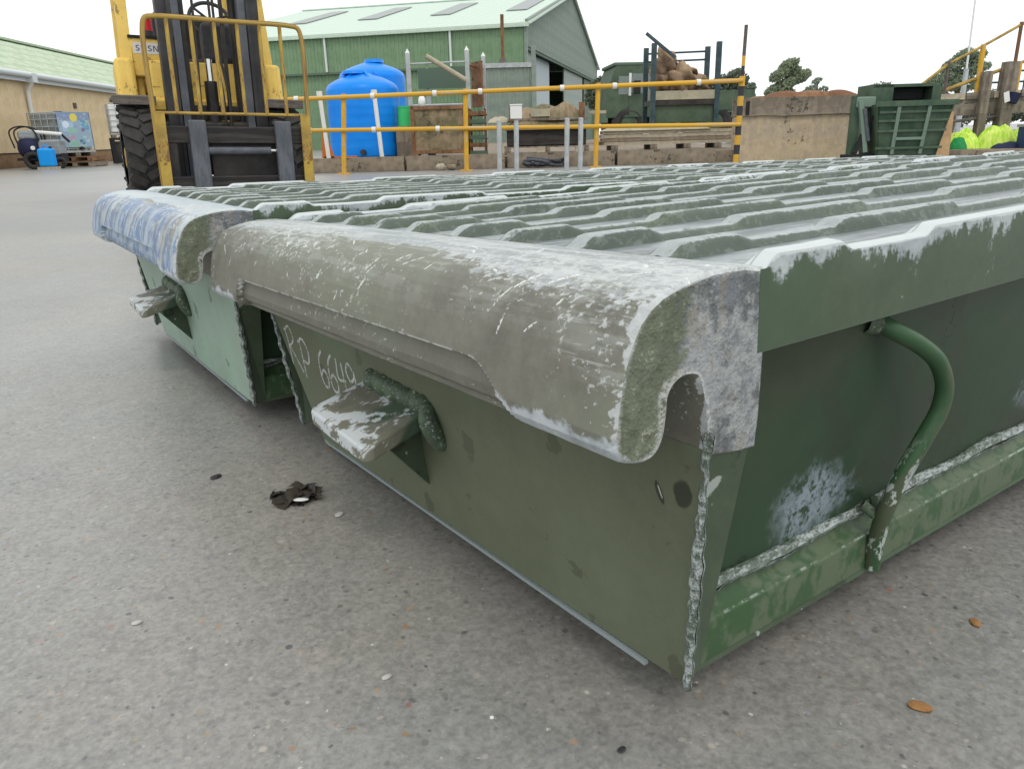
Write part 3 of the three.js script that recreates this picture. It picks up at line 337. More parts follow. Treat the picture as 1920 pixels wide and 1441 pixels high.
const D = {
  clad: mat([0.165, 0.265, 0.155], [0.20, 0.30, 0.185], { sc: 0.5, rough: 0.55, amp: 0.06, streak: 0.08 }), gable: mat([0.20, 0.25, 0.22], [0.24, 0.29, 0.25], { rough: 0.5, amp: 0.12 }), mint: mat([0.46, 0.58, 0.49], [0.54, 0.64, 0.55], { rough: 0.5, amp: 0.12, streak: 0.5 }), sageroof: mat([0.36, 0.46, 0.32], [0.48, 0.54, 0.42], { rough: 0.6, amp: 0.2, streak: 0.6 }), skylight: flat(0.26, 0.29, 0.28, 0.4), gutter: flat(0.62, 0.66, 0.68, 0.45), darkgreen: flat(0.10, 0.15, 0.11, 0.6), dark: flat(0.02, 0.02, 0.022, 0.7), doorpale: flat(0.36, 0.42, 0.44, 0.5),
  tan: mat([0.66, 0.52, 0.32], [0.72, 0.57, 0.36], { rough: 0.85, amp: 0.14, streak: 0.3 }), plinth: mat([0.20, 0.13, 0.08], [0.28, 0.18, 0.10], { rough: 0.9 }), conc: mat([0.50, 0.40, 0.27], [0.42, 0.35, 0.26], { rough: 0.9, streak: 0.9, spots: 0.25, spotC: [0.11, 0.085, 0.055], amp: 0.3 }), capstone: mat([0.27, 0.23, 0.18], [0.19, 0.16, 0.125], { rough: 0.9, streak: 0.4, spots: 0.6 }),
  yellow: mat([0.66, 0.38, 0.035], [0.58, 0.33, 0.04], { rough: 0.45, amp: 0.2, spots: 0.45, spotC: [0.45, 0.40, 0.33] }), fyellow: mat([0.80, 0.56, 0.14], [0.76, 0.52, 0.12], { rough: 0.38, amp: 0.14, spots: 0.15, spotC: [0.2, 0.13, 0.06] }), oldyellow: mat([0.46, 0.32, 0.07], [0.33, 0.22, 0.07], { rough: 0.6, spots: 0.7, spotC: [0.17, 0.08, 0.04], amp: 0.3 }), galv: mat([0.46, 0.49, 0.50], [0.36, 0.39, 0.40], { rough: 0.45, amp: 0.2 }), clamp: flat(0.70, 0.70, 0.68, 0.5),
  black: mat([0.035, 0.036, 0.040], [0.055, 0.056, 0.06], { rough: 0.5, amp: 0.3 }), greasy: mat([0.022, 0.021, 0.022], [0.05, 0.045, 0.04], { rough: 0.45, amp: 0.4 }), steel: mat([0.085, 0.095, 0.11], [0.12, 0.13, 0.15], { rough: 0.45, amp: 0.3 }), rubber: mat([0.030, 0.030, 0.031], [0.055, 0.053, 0.05], { rough: 0.85, amp: 0.3 }), chrome: flat(0.7, 0.7, 0.7, 0.2, { metalness: 1 }), brown: mat([0.10, 0.085, 0.075], [0.15, 0.13, 0.12], { rough: 0.7 }),
  blue: mat([0.004, 0.22, 0.80], [0.008, 0.26, 0.86], { rough: 0.36, amp: 0.08 }), rust: mat([0.17, 0.085, 0.045], [0.27, 0.15, 0.08], { rough: 0.85, spots: 0.5, amp: 0.4 }), wood: mat([0.30, 0.235, 0.165], [0.21, 0.175, 0.135], { rough: 0.85, streak: 0.6, amp: 0.35 }), palewood: mat([0.46, 0.40, 0.30], [0.36, 0.32, 0.25], { rough: 0.85, streak: 0.6, amp: 0.25 }), oldwood: mat([0.17, 0.145, 0.115], [0.24, 0.205, 0.165], { rough: 0.9, streak: 0.7, amp: 0.4 }), sleeper: mat([0.20, 0.165, 0.125], [0.30, 0.25, 0.19], { rough: 0.95, spots: 0.4, amp: 0.35 }),
  army: mat([0.060, 0.095, 0.062], [0.085, 0.120, 0.080], { rough: 0.6, amp: 0.2 }), skip: mat([0.045, 0.085, 0.055], [0.075, 0.115, 0.075], { rough: 0.5, amp: 0.35 }), skiplight: flat(0.17, 0.24, 0.19, 0.5), rackblue: mat([0.035, 0.065, 0.075], [0.06, 0.09, 0.10], { rough: 0.5 }), hessian: mat([0.33, 0.235, 0.15], [0.20, 0.14, 0.095], { rough: 0.95, amp: 0.6, spots: 0.5 }), net: mat([0.26, 0.20, 0.13], [0.14, 0.13, 0.075], { rough: 0.95, amp: 0.6, spots: 0.5 }), tarp: mat([0.42, 0.38, 0.27], [0.34, 0.32, 0.24], { rough: 0.7, amp: 0.2 }), hivis: mat([0.40, 0.66, 0.05], [0.60, 0.76, 0.16], { rough: 0.8, amp: 0.35, sc: 2 }), hivisgreen: flat(0.02, 0.24, 0.07, 0.7), navy: flat(0.018, 0.022, 0.06, 0.7), white: flat(0.72, 0.73, 0.72, 0.5), greyplastic: mat([0.24, 0.27, 0.28], [0.30, 0.32, 0.33], { rough: 0.5, amp: 0.15 }), glass: new THREE.MeshPhysicalMaterial({ color: lin(0.80, 0.88, 0.88), roughness: 0.06, transmission: 0.85, thickness: 0 }), red: flat(0.55, 0.02, 0.03, 0.25), crate: flat(0.03, 0.05, 0.13, 0.6), bark: mat([0.10, 0.075, 0.055], [0.16, 0.12, 0.09], { rough: 0.95 }),
};
const corr = (a, b, y0, y1, pitch, depth, out) => {            // vertical corrugated sheet between two plan points
  const L = Math.hypot(b[0] - a[0], b[1] - a[1]), n = Math.round(L / pitch), prof = [0, 0, 1, 1], pos = [], idx = [], uv = []; let k = 0;
  for (let i = 0; i < n; i++) [0, 0.55, 0.65, 0.9].forEach((f, j) => { const s = (i + f) / n, o = prof[j] * depth, x = lerp(a[0], b[0], s) + out[0] * o, z = lerp(a[1], b[1], s) + out[1] * o; pos.push(x, y0(s), z, x, y1(s), z); uv.push(s * L, y0(s), s * L, y1(s)); k++; });
  pos.push(b[0], y0(1), b[1], b[0], y1(1), b[1]); uv.push(L, y0(1), L, y1(1)); for (let i = 0; i < k; i++) { const q = i * 2; idx.push(q, q + 2, q + 3, q, q + 3, q + 1); }
  const g = new THREE.BufferGeometry(); g.setAttribute('position', new THREE.Float32BufferAttribute(pos, 3)); g.setAttribute('uv', new THREE.Float32BufferAttribute(uv, 2)); g.setIndex(idx); const h = g.toNonIndexed(); h.computeVertexNormals(); return h;
};

// ------------------------------------------------------------------ big green warehouse
{
  const o = thing('warehouse', 'large green clad warehouse with pale mint pitched roof and roof lights', 'building', [1.10, 0, -40], Math.atan2(0.2265, 0.974) * -1 + Math.PI);
  // local: +x along the long wall away from the near corner, +z into the building
  const L = 18.5, W = 29.7, E = 5.5, A = 8.95, yb = -0.2;
  part('upper_cladding', corr([0, 0], [L, 0], () => 3.75, () => E, 0.20, 0.035, [0, -1]), D.clad, o); part('lower_cladding', corr([0, 0.12], [L, 0.12], () => yb, () => 3.85, 0.20, 0.035, [0, -1]), D.clad, o);
  part('drip_flashing', bx(L, 0.10, 0.10, L / 2, 3.74, -0.03), D.darkgreen, o);
  part('gable_wall', corr([0, 0.02], [0, W], () => 4.6, s => lerp(E, A, 1 - Math.abs(s * 2 - 1)), 0.30, 0.04, [-1, 0]), D.gable, o);
  part('far_gable', corr([L, 0.02], [L, W], () => yb, s => lerp(E, A, 1 - Math.abs(s * 2 - 1)), 0.9, 0.04, [1, 0]), D.gable, o); part('back_wall', bx(L, E, 0.1, L / 2, E / 2, W), D.clad, o);
  part('door_header', bx(0.12, 0.28, W - 0.2, 0.10, 4.62, W / 2), D.darkgreen, o);
  for (const [z0, z1, m, x, n] of [[0.1, 4.0, D.gable, 0.3, 'gable_panel'], [4.0, 9.4, D.doorpale, 0.55, 'sliding_door'], [13.6, 22.5, D.gable, 0.3, 'gable_panel'], [23.5, 29.5, D.darkgreen, 0.3, 'gable_panel']]) part(n, bx(0.08, 4.7, z1 - z0, x, 2.2, (z0 + z1) / 2), m, o);
  part('floor_slab', bx(L, 0.1, W, L / 2, -0.12, W / 2), D.brown, o);
  const rl = Math.hypot(W / 2, A - E); for (const sd of [0, 1]) { const zc = sd ? W * 0.75 : W * 0.25, ang = Math.atan2(A - E, W / 2) * (sd ? 1 : -1); part('roof_slope', bx(L + 0.5, 0.10, rl + 0.4, L / 2, (A + E) / 2 + 0.08, zc, 0, 0, ang), D.mint, o);
    if (!sd) for (let k = 0; k < 4; k++) part('roof_light', bx(1.15, 0.04, rl * 0.42, 1.6 + k * 4.35, (A + E) / 2 + 0.155 + 0.3, zc + 1.2, 0, 0, ang), D.skylight, o); }
  part('ridge_cap', bx(L + 0.5, 0.08, 0.6, L / 2, A + 0.13, W / 2), D.mint, o); part('gutter', bx(L + 0.4, 0.16, 0.16, L / 2, E - 0.02, -0.16), D.mint, o);
  for (const d of [3.75, 10.4, 16.2]) part('downpipe', bar([d, 3.8, -0.12], [d, E, -0.12], 0.06), D.gutter, o);
  for (const zz of [0.0]) part('verge_trim', [beam([-0.08, E + 0.12, -0.1], [-0.08, A + 0.12, W / 2], 0.14, 0.22), beam([-0.08, A + 0.12, W / 2], [-0.08, E + 0.12, W + 0.1], 0.14, 0.22)], D.gable, o);
  part('corner_flashing', bx(0.14, E, 0.14, -0.02, E / 2, 0), D.gable, o);
}
{ // flat-roofed annex against the corner of the warehouse
  const o = thing('annex_building', 'grey green metal clad flat roofed annex in front of warehouse corner', 'building', [0.25, 0, -38]);
  part('wall', corr([-1.25, 0], [1.15, 0], () => -0.1, () => 3.55, 0.2, 0.03, [0, 1]), D.gable, o); part('wall', bx(0.06, 3.6, 3, 1.17, 1.75, -1.5), D.gable, o); part('wall', bx(0.06, 3.6, 3, -1.27, 1.75, -1.5), D.gable, o); part('roof', bx(2.5, 0.1, 3.1, -0.05, 3.58, -1.5), D.gable, o); part('roof_trim', bx(2.56, 0.2, 0.1, -0.05, 3.56, 0.06), D.galv, o); part('corner_post', bx(0.2, 4.4, 0.2, 1.14, 2.2, 0.02), D.gable, o);
  part('flue_pipe', bar([-0.27, 3.6, -0.4], [-0.26, 5.75, -0.4], 0.085), D.rust, o).userData.label = 'rusty flue pipe'; part('flue_collar', new THREE.CylinderGeometry(0.12, 0.26, 0.3, 14).translate(-0.27, 3.74, -0.4), D.brown, o);
}
// ------------------------------------------------------------------ rendered building on the other side of the yard
{
  const o = thing('workshop_building', 'long low tan rendered building with sage green sheet roof', 'building', [-13.0, 0, -20]);
  const z0 = 6, z1 = -22, E = 2.42, dir = 0.075; o.rotation.y = 0.075; // wall runs away from the camera
  const Lz = z0 - z1, zc = (z0 + z1) / 2; part('front_wall', bx(0.25, E - 0.35, Lz, -0.12, 0.35 + (E - 0.35) / 2, zc), D.tan, o); part('plinth', bx(0.29, 0.36, Lz, -0.12, 0.18, zc), D.plinth, o); part('damp_course', bx(0.30, 0.03, Lz, -0.12, 0.372, zc), D.dark, o);
  part('end_wall', bx(8.8, E, 0.25, -4.5, E / 2, z1), D.tan, o); part('end_wall', bx(8.8, E, 0.25, -4.5, E / 2, z0), D.tan, o); part('rear_wall', bx(0.25, E, Lz, -8.9, E / 2, zc), D.tan, o);
  const rise = 1.85, run = 4.6, ang = Math.atan2(rise, run), rl = Math.hypot(rise, run); for (const sd of [1, -1]) { const pos = [], n = Math.round(Lz / 0.22);
    const g = gridGeo(n * 2, 1, (a, b) => { const z = lerp(z0 + 0.3, z1 - 0.3, a), k = Math.round(a * n * 2) % 2; const h = k * 0.045; return [sd > 0 ? lerp(0.28, -run, b) : lerp(-run, -9.4, b), (sd > 0 ? lerp(E - 0.02, E + rise, b) : lerp(E + rise, E - 0.02, b)) + h, z, z, b * rl]; }); part('roof_slope', g.toNonIndexed(), D.sageroof, o).geometry.computeVertexNormals(); }
  part('ridge_cap', bx(0.5, 0.08, Lz + 0.5, -run, E + rise + 0.05, zc), D.sageroof, o); part('fascia', bx(0.05, 0.16, Lz + 0.5, 0.16, E - 0.12, zc), D.gutter, o); part('gutter', bar([0.27, E - 0.03, z0], [0.27, E - 0.03, z1], 0.075), D.gutter, o);
  for (const z of [-2.55, -11]) { const d = part('downpipe', tube([[0.27, E - 0.05, z], [0.25, E - 0.2, z], [0.10, E - 0.42, z], [0.08, E - 0.6, z], [0.08, 0.3, z]], 0.055, 40, 8), D.white, o); part('hopper', bx(0.2, 0.24, 0.22, 0.26, E - 0.1, z), D.gutter, d); }
  part('wall_vent', bx(0.04, 0.16, 0.18, 0.02, 1.72, -5.4), D.brown, o);
}

// ------------------------------------------------------------------ yellow tube fence, striped pole, stub posts, sleepers
{
  const o = thing('tube_fence', 'yellow tubular two rail safety fence in front of the stacked goods', 'fence', [0, 0, -12]);
  const xs = [-3.4, -2.46, -0.60, 1.355, 3.44], top = x => 1.115 + (x + 0.6) * 0.014, mid = x => 0.612 - (x + 0.6) * 0.012;
  xs.slice(1, 4).forEach(x => { const p = part('post', bar([x, 0, 0], [x + (x < -2 ? 0.10 : 0.03), top(x) + 0.05, 0], 0.036, 12), D.yellow, o); part('base_plate', bx(0.18, 0.02, 0.16, x, 0.01, 0), D.yellow, p); });
  part('top_rail', bar([-3.4, top(-3.4), 0.045], [3.5, top(3.5), 0.045], 0.032, 12), D.yellow, o); part('middle_rail', bar([-3.4, mid(-3.4), 0.045], [3.5, mid(3.5), 0.045], 0.030, 12), D.yellow, o);
  for (const x of [-3.05, -1.93, -1.02, -0.35, 0.85, 1.62, 2.85]) part('rail_clamp', bar([x - 0.03, top(x), 0.045], [x + 0.03, top(x), 0.045], 0.043, 12), D.clamp, o); for (const x of [-2.9, -1.95, -1.0]) part('rail_clamp', bar([x - 0.03, mid(x), 0.045], [x + 0.03, mid(x), 0.045], 0.04, 12), D.clamp, o);
}
for (const [x, lab, m] of [[-2.9, 'white scaffold upright behind yellow fence beside orange barrier foot', D.clamp], [-2.03, 'white scaffold upright behind yellow fence in front of blue tank', D.white]]) { const o = thing('scaffold_upright', lab, 'post', [x, 0, -13], 0, 'scaffold uprights behind the fence'); part('tube', bar([0.02, 0, 0], [-0.04, 1.16, 0], 0.034, 12), m, o); part('tube_cap', bar([-0.04, 1.15, 0], [-0.043, 1.24, 0], 0.048, 12), D.clamp, o); part('foot', bx(0.14, 0.03, 0.14, 0.02, 0.015, 0), D.rust, o); }
{ const o = thing('orange_barrier_foot', 'orange steel barrier frame standing beside the blue tank', 'barrier', [-3.05, 0, -13.4]); part('frame', [beam([0, 0.18, 0], [0.03, 0.62, 0], 0.07, 0.05, [0, 0, 1]), beam([0, 0.2, 0], [0.55, 0.2, 0], 0.05, 0.07), beam([0.03, 0.62, 0], [0.15, 0.2, 0], 0.05, 0.05, [0, 0, 1])], flat(0.50, 0.15, 0.03, 0.6), o); part('foot', bx(0.5, 0.18, 0.25, 0.2, 0.09, 0), D.sleeper, o); }
{ const o = thing('striped_pole', 'tall thin pole striped yellow and black at the fence end', 'pole', [3.50, 0, -12]); const n = 14; for (let k = 0; k < n; k++) { const y0 = k * 0.137, y1 = y0 + 0.137, x = y => -0.02 + (y / 1.9) * 0.03, r = y0 > 1.15 ? 0.026 : 0.045; part(k % 2 ? 'black_band' : 'yellow_band', bar([x(y0), y0, 0], [x(y1), y1, 0], r, 12), y0 > 1.5 ? D.brown : k % 2 ? D.black : D.yellow, o); } }
{ const src = thing('stub_post', 'short galvanised stub post', 'post', [-0.09, 0, -11], 0, 'galvanised stub posts before the fence'); part('tube', bar([0, 0, 0], [0.01, 0.69, 0], 0.034, 12), D.galv, src); part('end_cap', new THREE.SphereGeometry(0.034, 12, 6, 0, 6.3, 0, 1.6).scale(1, 0.35, 1).translate(0.01, 0.69, 0), D.galv, src);
  src.userData.label = 'galvanised stub post left free beside one carrying a white box'; clone(src, 'galvanised stub post with small white box on its top', [0.145, 0, -11]); const bxh = solo('switch_box', [bx(0.16, 0.17, 0.10, 0.155, 0.79, -11, 0, 0, 0, 0.012), bx(0.17, 0.02, 0.11, 0.155, 0.885, -11, 0, 0, 0, 0.005)], D.white, 'small white box fixed on top of a stub post', 'box'); clone(src, 'galvanised stub post of the close pair nearer the stub with the box', [0.84, 0, -11]); clone(src, 'galvanised stub post of the close pair nearer the yellow post', [1.03, 0, -11.02]); }
{ let x = -3.15; const R = rng(9); let k = 0; const labs = ['weathered timber sleeper edging under the blue tank', 'weathered timber sleeper edging under the rusty stillage', 'weathered timber sleeper edging under the netting pile', 'weathered timber sleeper edging under the plank stack', 'weathered timber sleeper edging at the striped pole']; for (const w of [1.55, 1.6, 1.75, 1.6]) { const g = new THREE.BoxGeometry(w - 0.04, 0.22, 0.24, 12, 3, 3); solo('timber_sleeper', metreUV(roughen(g, 0.012, 0.7, k)).translate(x + w / 2, 0.112, -12.75 + 0.04 * R()), D.sleeper, labs[k], 'sleeper', 'sleepers edging the raised ground'); x += w; k++; } }
{ // raised hardstanding behind the sleepers
  const m = struct(new THREE.Mesh(metreUV(new THREE.BoxGeometry(8.0, 0.18, 26)), D.sleeper), 'raised_ground'); m.position.set(0.87, 0.085, -25.85); }

// ------------------------------------------------------------------ blue water tanks
{
  const tankGeo = (r, h, dome) => { const pts = []; const add = (x, y) => pts.push(new THREE.Vector2(x, y)); add(0, 0); add(r * 0.96, 0); add(r, 0.04); for (let k = 1; k < 8; k++) { const y = 0.04 + (h - 0.04) * k / 8; add(r, y - 0.02); add(r * 1.008, y); add(r, y + 0.02); } add(r * 1.0, h - 0.01); add(r * 0.985, h + 0.025); for (let k = 1; k <= 10; k++) { const q = k / 10; add(Math.max(0.001, r * 0.985 * (1 - Math.pow(q, 1.5))), h + 0.03 + dome * Math.pow(q, 0.85)); } return new THREE.LatheGeometry(pts, 48); };
  const a = thing('water_tank', 'blue plastic water tank with low domed top at the fence', 'water tank', [-2.60, 0.175, -15], 0, 'blue water tanks'); part('shell', tankGeo(0.66, 1.17, 0.30), D.blue, a); part('lid', new THREE.CylinderGeometry(0.20, 0.22, 0.05, 24).translate(-0.12, 1.47, 0.1), D.blue, a); part('outlet', bar([0.05, 0.1, 0.62], [0.05, 0.1, 0.76], 0.05), D.black, a); for (let k = 0; k < 6; k++) { const an = k * 1.05; part('lifting_rib', beam([Math.cos(an) * 0.62, 1.20, Math.sin(an) * 0.62], [Math.cos(an) * 0.2, 1.475, Math.sin(an) * 0.2], 0.05, 0.05), D.blue, a); }
  const b = thing('water_tank', 'taller blue water tank with high rounded dome behind the other', 'water tank', [-2.66, 0.175, -16.6], 0, 'blue water tanks'); part('shell', tankGeo(0.66, 1.50, 0.28), D.blue, b); part('lid', new THREE.CylinderGeometry(0.18, 0.2, 0.06, 24).translate(0.06, 1.80, 0), D.blue, b);
}
// ------------------------------------------------------------------ galvanised rack, rusty stillage and small things on them
{
  const o = thing('pipe_rack', 'galvanised steel rack frame with uprights behind rusty stillage', 'rack', [-1.15, 0.175, -14.8]);
  for (const [x, z, h] of [[-0.56, 0, 1.76], [0.50, 0, 1.78], [0.78, -0.5, 1.72], [-0.30, -0.8, 1.5]]) { const p = part('upright', bx(0.075, h, 0.075, x, h / 2, z), D.galv, o); part('upright_tip', new THREE.ConeGeometry(0.045, 0.08, 8).translate(x, h + 0.04, z), D.clamp, p); }
  part('cross_rail', bar([-0.56, 1.58, 0], [0.50, 1.60, 0], 0.016), D.galv, o); part('cross_rail', bar([-0.56, 0.88, 0], [0.50, 0.88, 0], 0.02), D.galv, o); part('cross_rail', bar([0.5, 1.55, 0], [0.78, 1.5, -0.5], 0.02), D.rust, o); part('side_board', bx(0.03, 0.78, 0.42, 0.66, 1.22, -0.25, 0.5), D.rust, o); part('mesh_panel', bx(0.95, 0.36, 0.02, 0.0, 1.38, -0.75), D.darkgreen, o);
  const pole = solo('leaning_pole', bar([-1.36, 1.86, -14.55], [-0.66, 1.44, -14.6], 0.045), D.tarp, 'beige plastic pipe lying slanted across the galvanised rack', 'pipe');
  const s = thing('stillage', 'rusty steel mesh stillage box standing on the sleepers', 'stillage', [-1.13, 0.175, -14.2]); for (const x of [-0.45, 0.45]) for (const z of [-0.4, 0.4]) part('corner_post', bx(0.06, 0.84, 0.06, x, 0.42, z), D.rust, s);
  for (const y of [0.08, 0.80]) { for (const z of [-0.4, 0.4]) part('frame_rail', bx(0.9, 0.05, 0.05, 0, y, z), D.rust, s); for (const x of [-0.45, 0.45]) part('frame_rail', bx(0.05, 0.05, 0.8, x, y, 0), D.rust, s); } part('front_sheet', bx(0.84, 0.66, 0.02, 0, 0.44, 0.39), D.net, s); part('side_sheet', bx(0.02, 0.66, 0.74, 0.44, 0.44, 0), D.rust, s); part('base', bx(0.9, 0.04, 0.8, 0, 0.07, 0), D.rust, s); part('foot', bx(0.12, 0.06, 0.12, -0.15, 0.03, 0.38), D.dark, s);
  solo('white_bag', roughen(new THREE.SphereGeometry(0.075, 16, 12).scale(0.9, 1.25, 0.9), 0.03, 2).translate(-1.42, 1.08, -14.0), D.white, 'small white bag lying on top of the rusty stillage', 'bag'); solo('green_drum', [new THREE.CylinderGeometry(0.11, 0.12, 0.34, 18).translate(-1.83, 0.86, -14.7), new THREE.CylinderGeometry(0.12, 0.12, 0.03, 18).translate(-1.83, 1.03, -14.7)], flat(0.05, 0.50, 0.16, 0.5), 'bright green drum between blue tank and rusty stillage', 'drum'); solo('drum_stand', [bx(0.3, 0.5, 0.3, -1.83, 0.43, -14.7), bx(0.34, 0.03, 0.34, -1.83, 0.685, -14.7)], D.oldwood, 'old timber stand under the bright green drum', 'stand');
  const sh = thing('side_stack', 'stack of dark rusty scrap trays beside the stillage', 'tray stack', [-0.48, 0.175, -14.3]); for (let k = 0; k < 6; k++) part('tray', [bx(0.30, 0.02, 0.6, 0, 0.02 + k * 0.13, 0, 0.05 * (k % 3)), bx(0.30, 0.06, 0.03, 0, 0.05 + k * 0.13, 0.29), bx(0.02, 0.06, 0.6, 0.14, 0.05 + k * 0.13, 0)], k % 2 ? D.rust : D.darkgreen, sh); for (const z of [-0.28, 0.28]) for (const x of [-0.13, 0.13]) part('leg', bx(0.03, 0.78, 0.03, x, 0.39, z), D.rust, sh);
}
// ------------------------------------------------------------------ pallet with netting
function pallet(o, w, d, y, m) { for (const x of [-w / 2 + 0.06, 0, w / 2 - 0.06]) part('block', bx(0.11, 0.09, d, x, y + 0.065, 0), m, o); for (let k = 0; k < 6; k++) part('slat', bx(w, 0.02, d / 7.5, 0, y + 0.122, -d / 2 + (k + 0.5) * d / 6), m, o); for (const z of [-d / 2 + 0.06, d / 2 - 0.06]) part('slat', bx(w, 0.02, 0.1, 0, y + 0.011, z), m, o); }
function lump(rx, ry, rz, seed, amp) { const g = mergeVertices(new THREE.SphereGeometry(1, 36, 24)); const p = g.attributes.position; for (let i = 0; i < p.count; i++) { const x = p.getX(i), y = p.getY(i), z = p.getZ(i), k = 1 - amp * 5 * Math.abs(nz(1, x * 0.11 + z * 0.07 + seed * 0.3, y * 0.13 + seed) - 0.5) + amp * 3 * (nz(0, x * 0.12 + seed, y * 0.12 + z * 0.1) - 0.5) + amp * 2 * (nz(2, z * 0.06 + seed, y * 0.06 + x * 0.05) - 0.5) + amp * Math.sin(6 * x + 4 * y + seed); p.setXYZ(i, x * rx * k, y * ry * k, z * rz * k); } g.computeVertexNormals(); return g; }
function mound(w, h, d, seed) { const g = gridGeo(56, 40, (a, b) => { const x = a * 2 - 1, z = b * 2 - 1, sq = Math.max(Math.abs(x), Math.abs(z)) / (Math.hypot(x, z) || 1), X = x * sq, Z = z * sq, r = Math.hypot(X, Z), e = Math.pow(Math.max(0, 1 - Math.pow(r, 3)), 0.8), f1 = Math.abs(nz(1, X * 0.13 + seed * 0.31, Z * 0.13 + X * 0.05) - 0.5), f2 = Math.abs(nz(0, X * 0.16 - Z * 0.08 + seed * 0.17, Z * 0.2) - 0.5), lo = nz(0, X * 0.07 + seed * 0.7, 0.2 + Z * 0.05) - 0.5; return [X * w * 0.55 * (1 + 0.25 * lo), Math.max(0.001, e * h * (0.86 + 0.7 * lo - 1.3 * f1 - 0.8 * f2)), -Z * d / 2 * (1 + 0.3 * f1), X * w, Z * d]; }); g.computeVertexNormals(); return g; }
function heap(w, h, d, seed, amp = 0.10, seg = 48) { const g = gridGeo(seg, seg, (a, b) => { const x = a * 2 - 1, z = b * 2 - 1, r = Math.max(Math.abs(x), Math.abs(z)), e = 1 - Math.pow(r, 5); return [x * w / 2, e * (h * (0.72 + 0.28 * (1 - x * x * 0.6)) + amp * ((nz(2, x * 0.05 + seed * 0.37, z * 0.05) - 0.5) * 0.35 + (nz(0, x * 0.10 + seed * 0.37, z * 0.10) - 0.5) * 1.5 + 0.35 * Math.sin(x * 5 + seed * 3) * Math.cos(z * 4 + seed))), -z * d / 2, x * w / 2, z * d / 2]; }); g.computeVertexNormals(); return g; }
{
  const o = thing('netting_pallet', 'pallet of brown camouflage netting heaped between rusty end posts', 'pallet load', [0.70, 0.175, -14]); pallet(o, 1.45, 0.9, 0, D.oldwood); part('dark_case', bx(1.35, 0.30, 0.8, 0, 0.29, 0, 0, 0, 0, 0.02), D.greasy, o); part('folded_net', heap(1.4, 0.20, 0.95, 0.3, 0.10).translate(0, 0.40, 0), D.net, o); for (const x of [-0.58, 0.60]) part('end_post', bx(0.09, 0.28, 0.09, x, 0.68, 0.36), D.rust, o); part('upper_tray', bx(1.35, 0.04, 0.8, 0.02, 0.565, 0), D.oldwood, o); part('netting_heap', heap(1.25, 0.21, 0.8, 1.7, 0.16).translate(0.03, 0.58, 0), D.net, o); part('side_board', bx(0.32, 0.12, 0.03, -0.10, 0.67, 0.42), D.tarp, o); part('cover', heap(0.4, 0.08, 0.5, 2.2, 0.04).translate(-0.80, 0.53, 0), D.tarp, o); part('strut', bx(0.3, 0.05, 0.06, 0.88, 0.66, 0.2), D.tarp, o);
  for (const x of [-0.1, 0.55]) part('support_block', bx(0.14, 0.10, 0.1, x, 0.075, 0.46), D.palewood, o);
}
{ const o = thing('cable_heap', 'tangled heap of dark grey cable lying before the sleepers', 'cable', [0.62, 0, -12.45]); const R = rng(31); for (let k = 0; k < 9; k++) { const pts = []; for (let i = 0; i < 7; i++) pts.push([(R() - 0.5) * 0.75, 0.03 + R() * 0.14 * (1 - Math.abs(i - 3) / 4), (R() - 0.5) * 0.2]); part('cable_loop', tube(pts, 0.018, 40, 7), k % 3 ? D.black : D.steel, o); } }
{ const R = rng(8); for (const [x, z, r, l] of [[-1.02, -12.4, 0.07, 'pale round stone by the sleepers beside yellow post'], [-0.85, -12.38, 0.06, 'smaller brown stone beside the pale round stone']]) solo('stone', roughen(new THREE.IcosahedronGeometry(r, 4).scale(1.2, 0.8, 1), 0.03, 1.7, x).translate(x, r * 0.7, z), x < -0.9 ? D.palewood : D.wood, l, 'stone', 'stones by the sleepers'); }

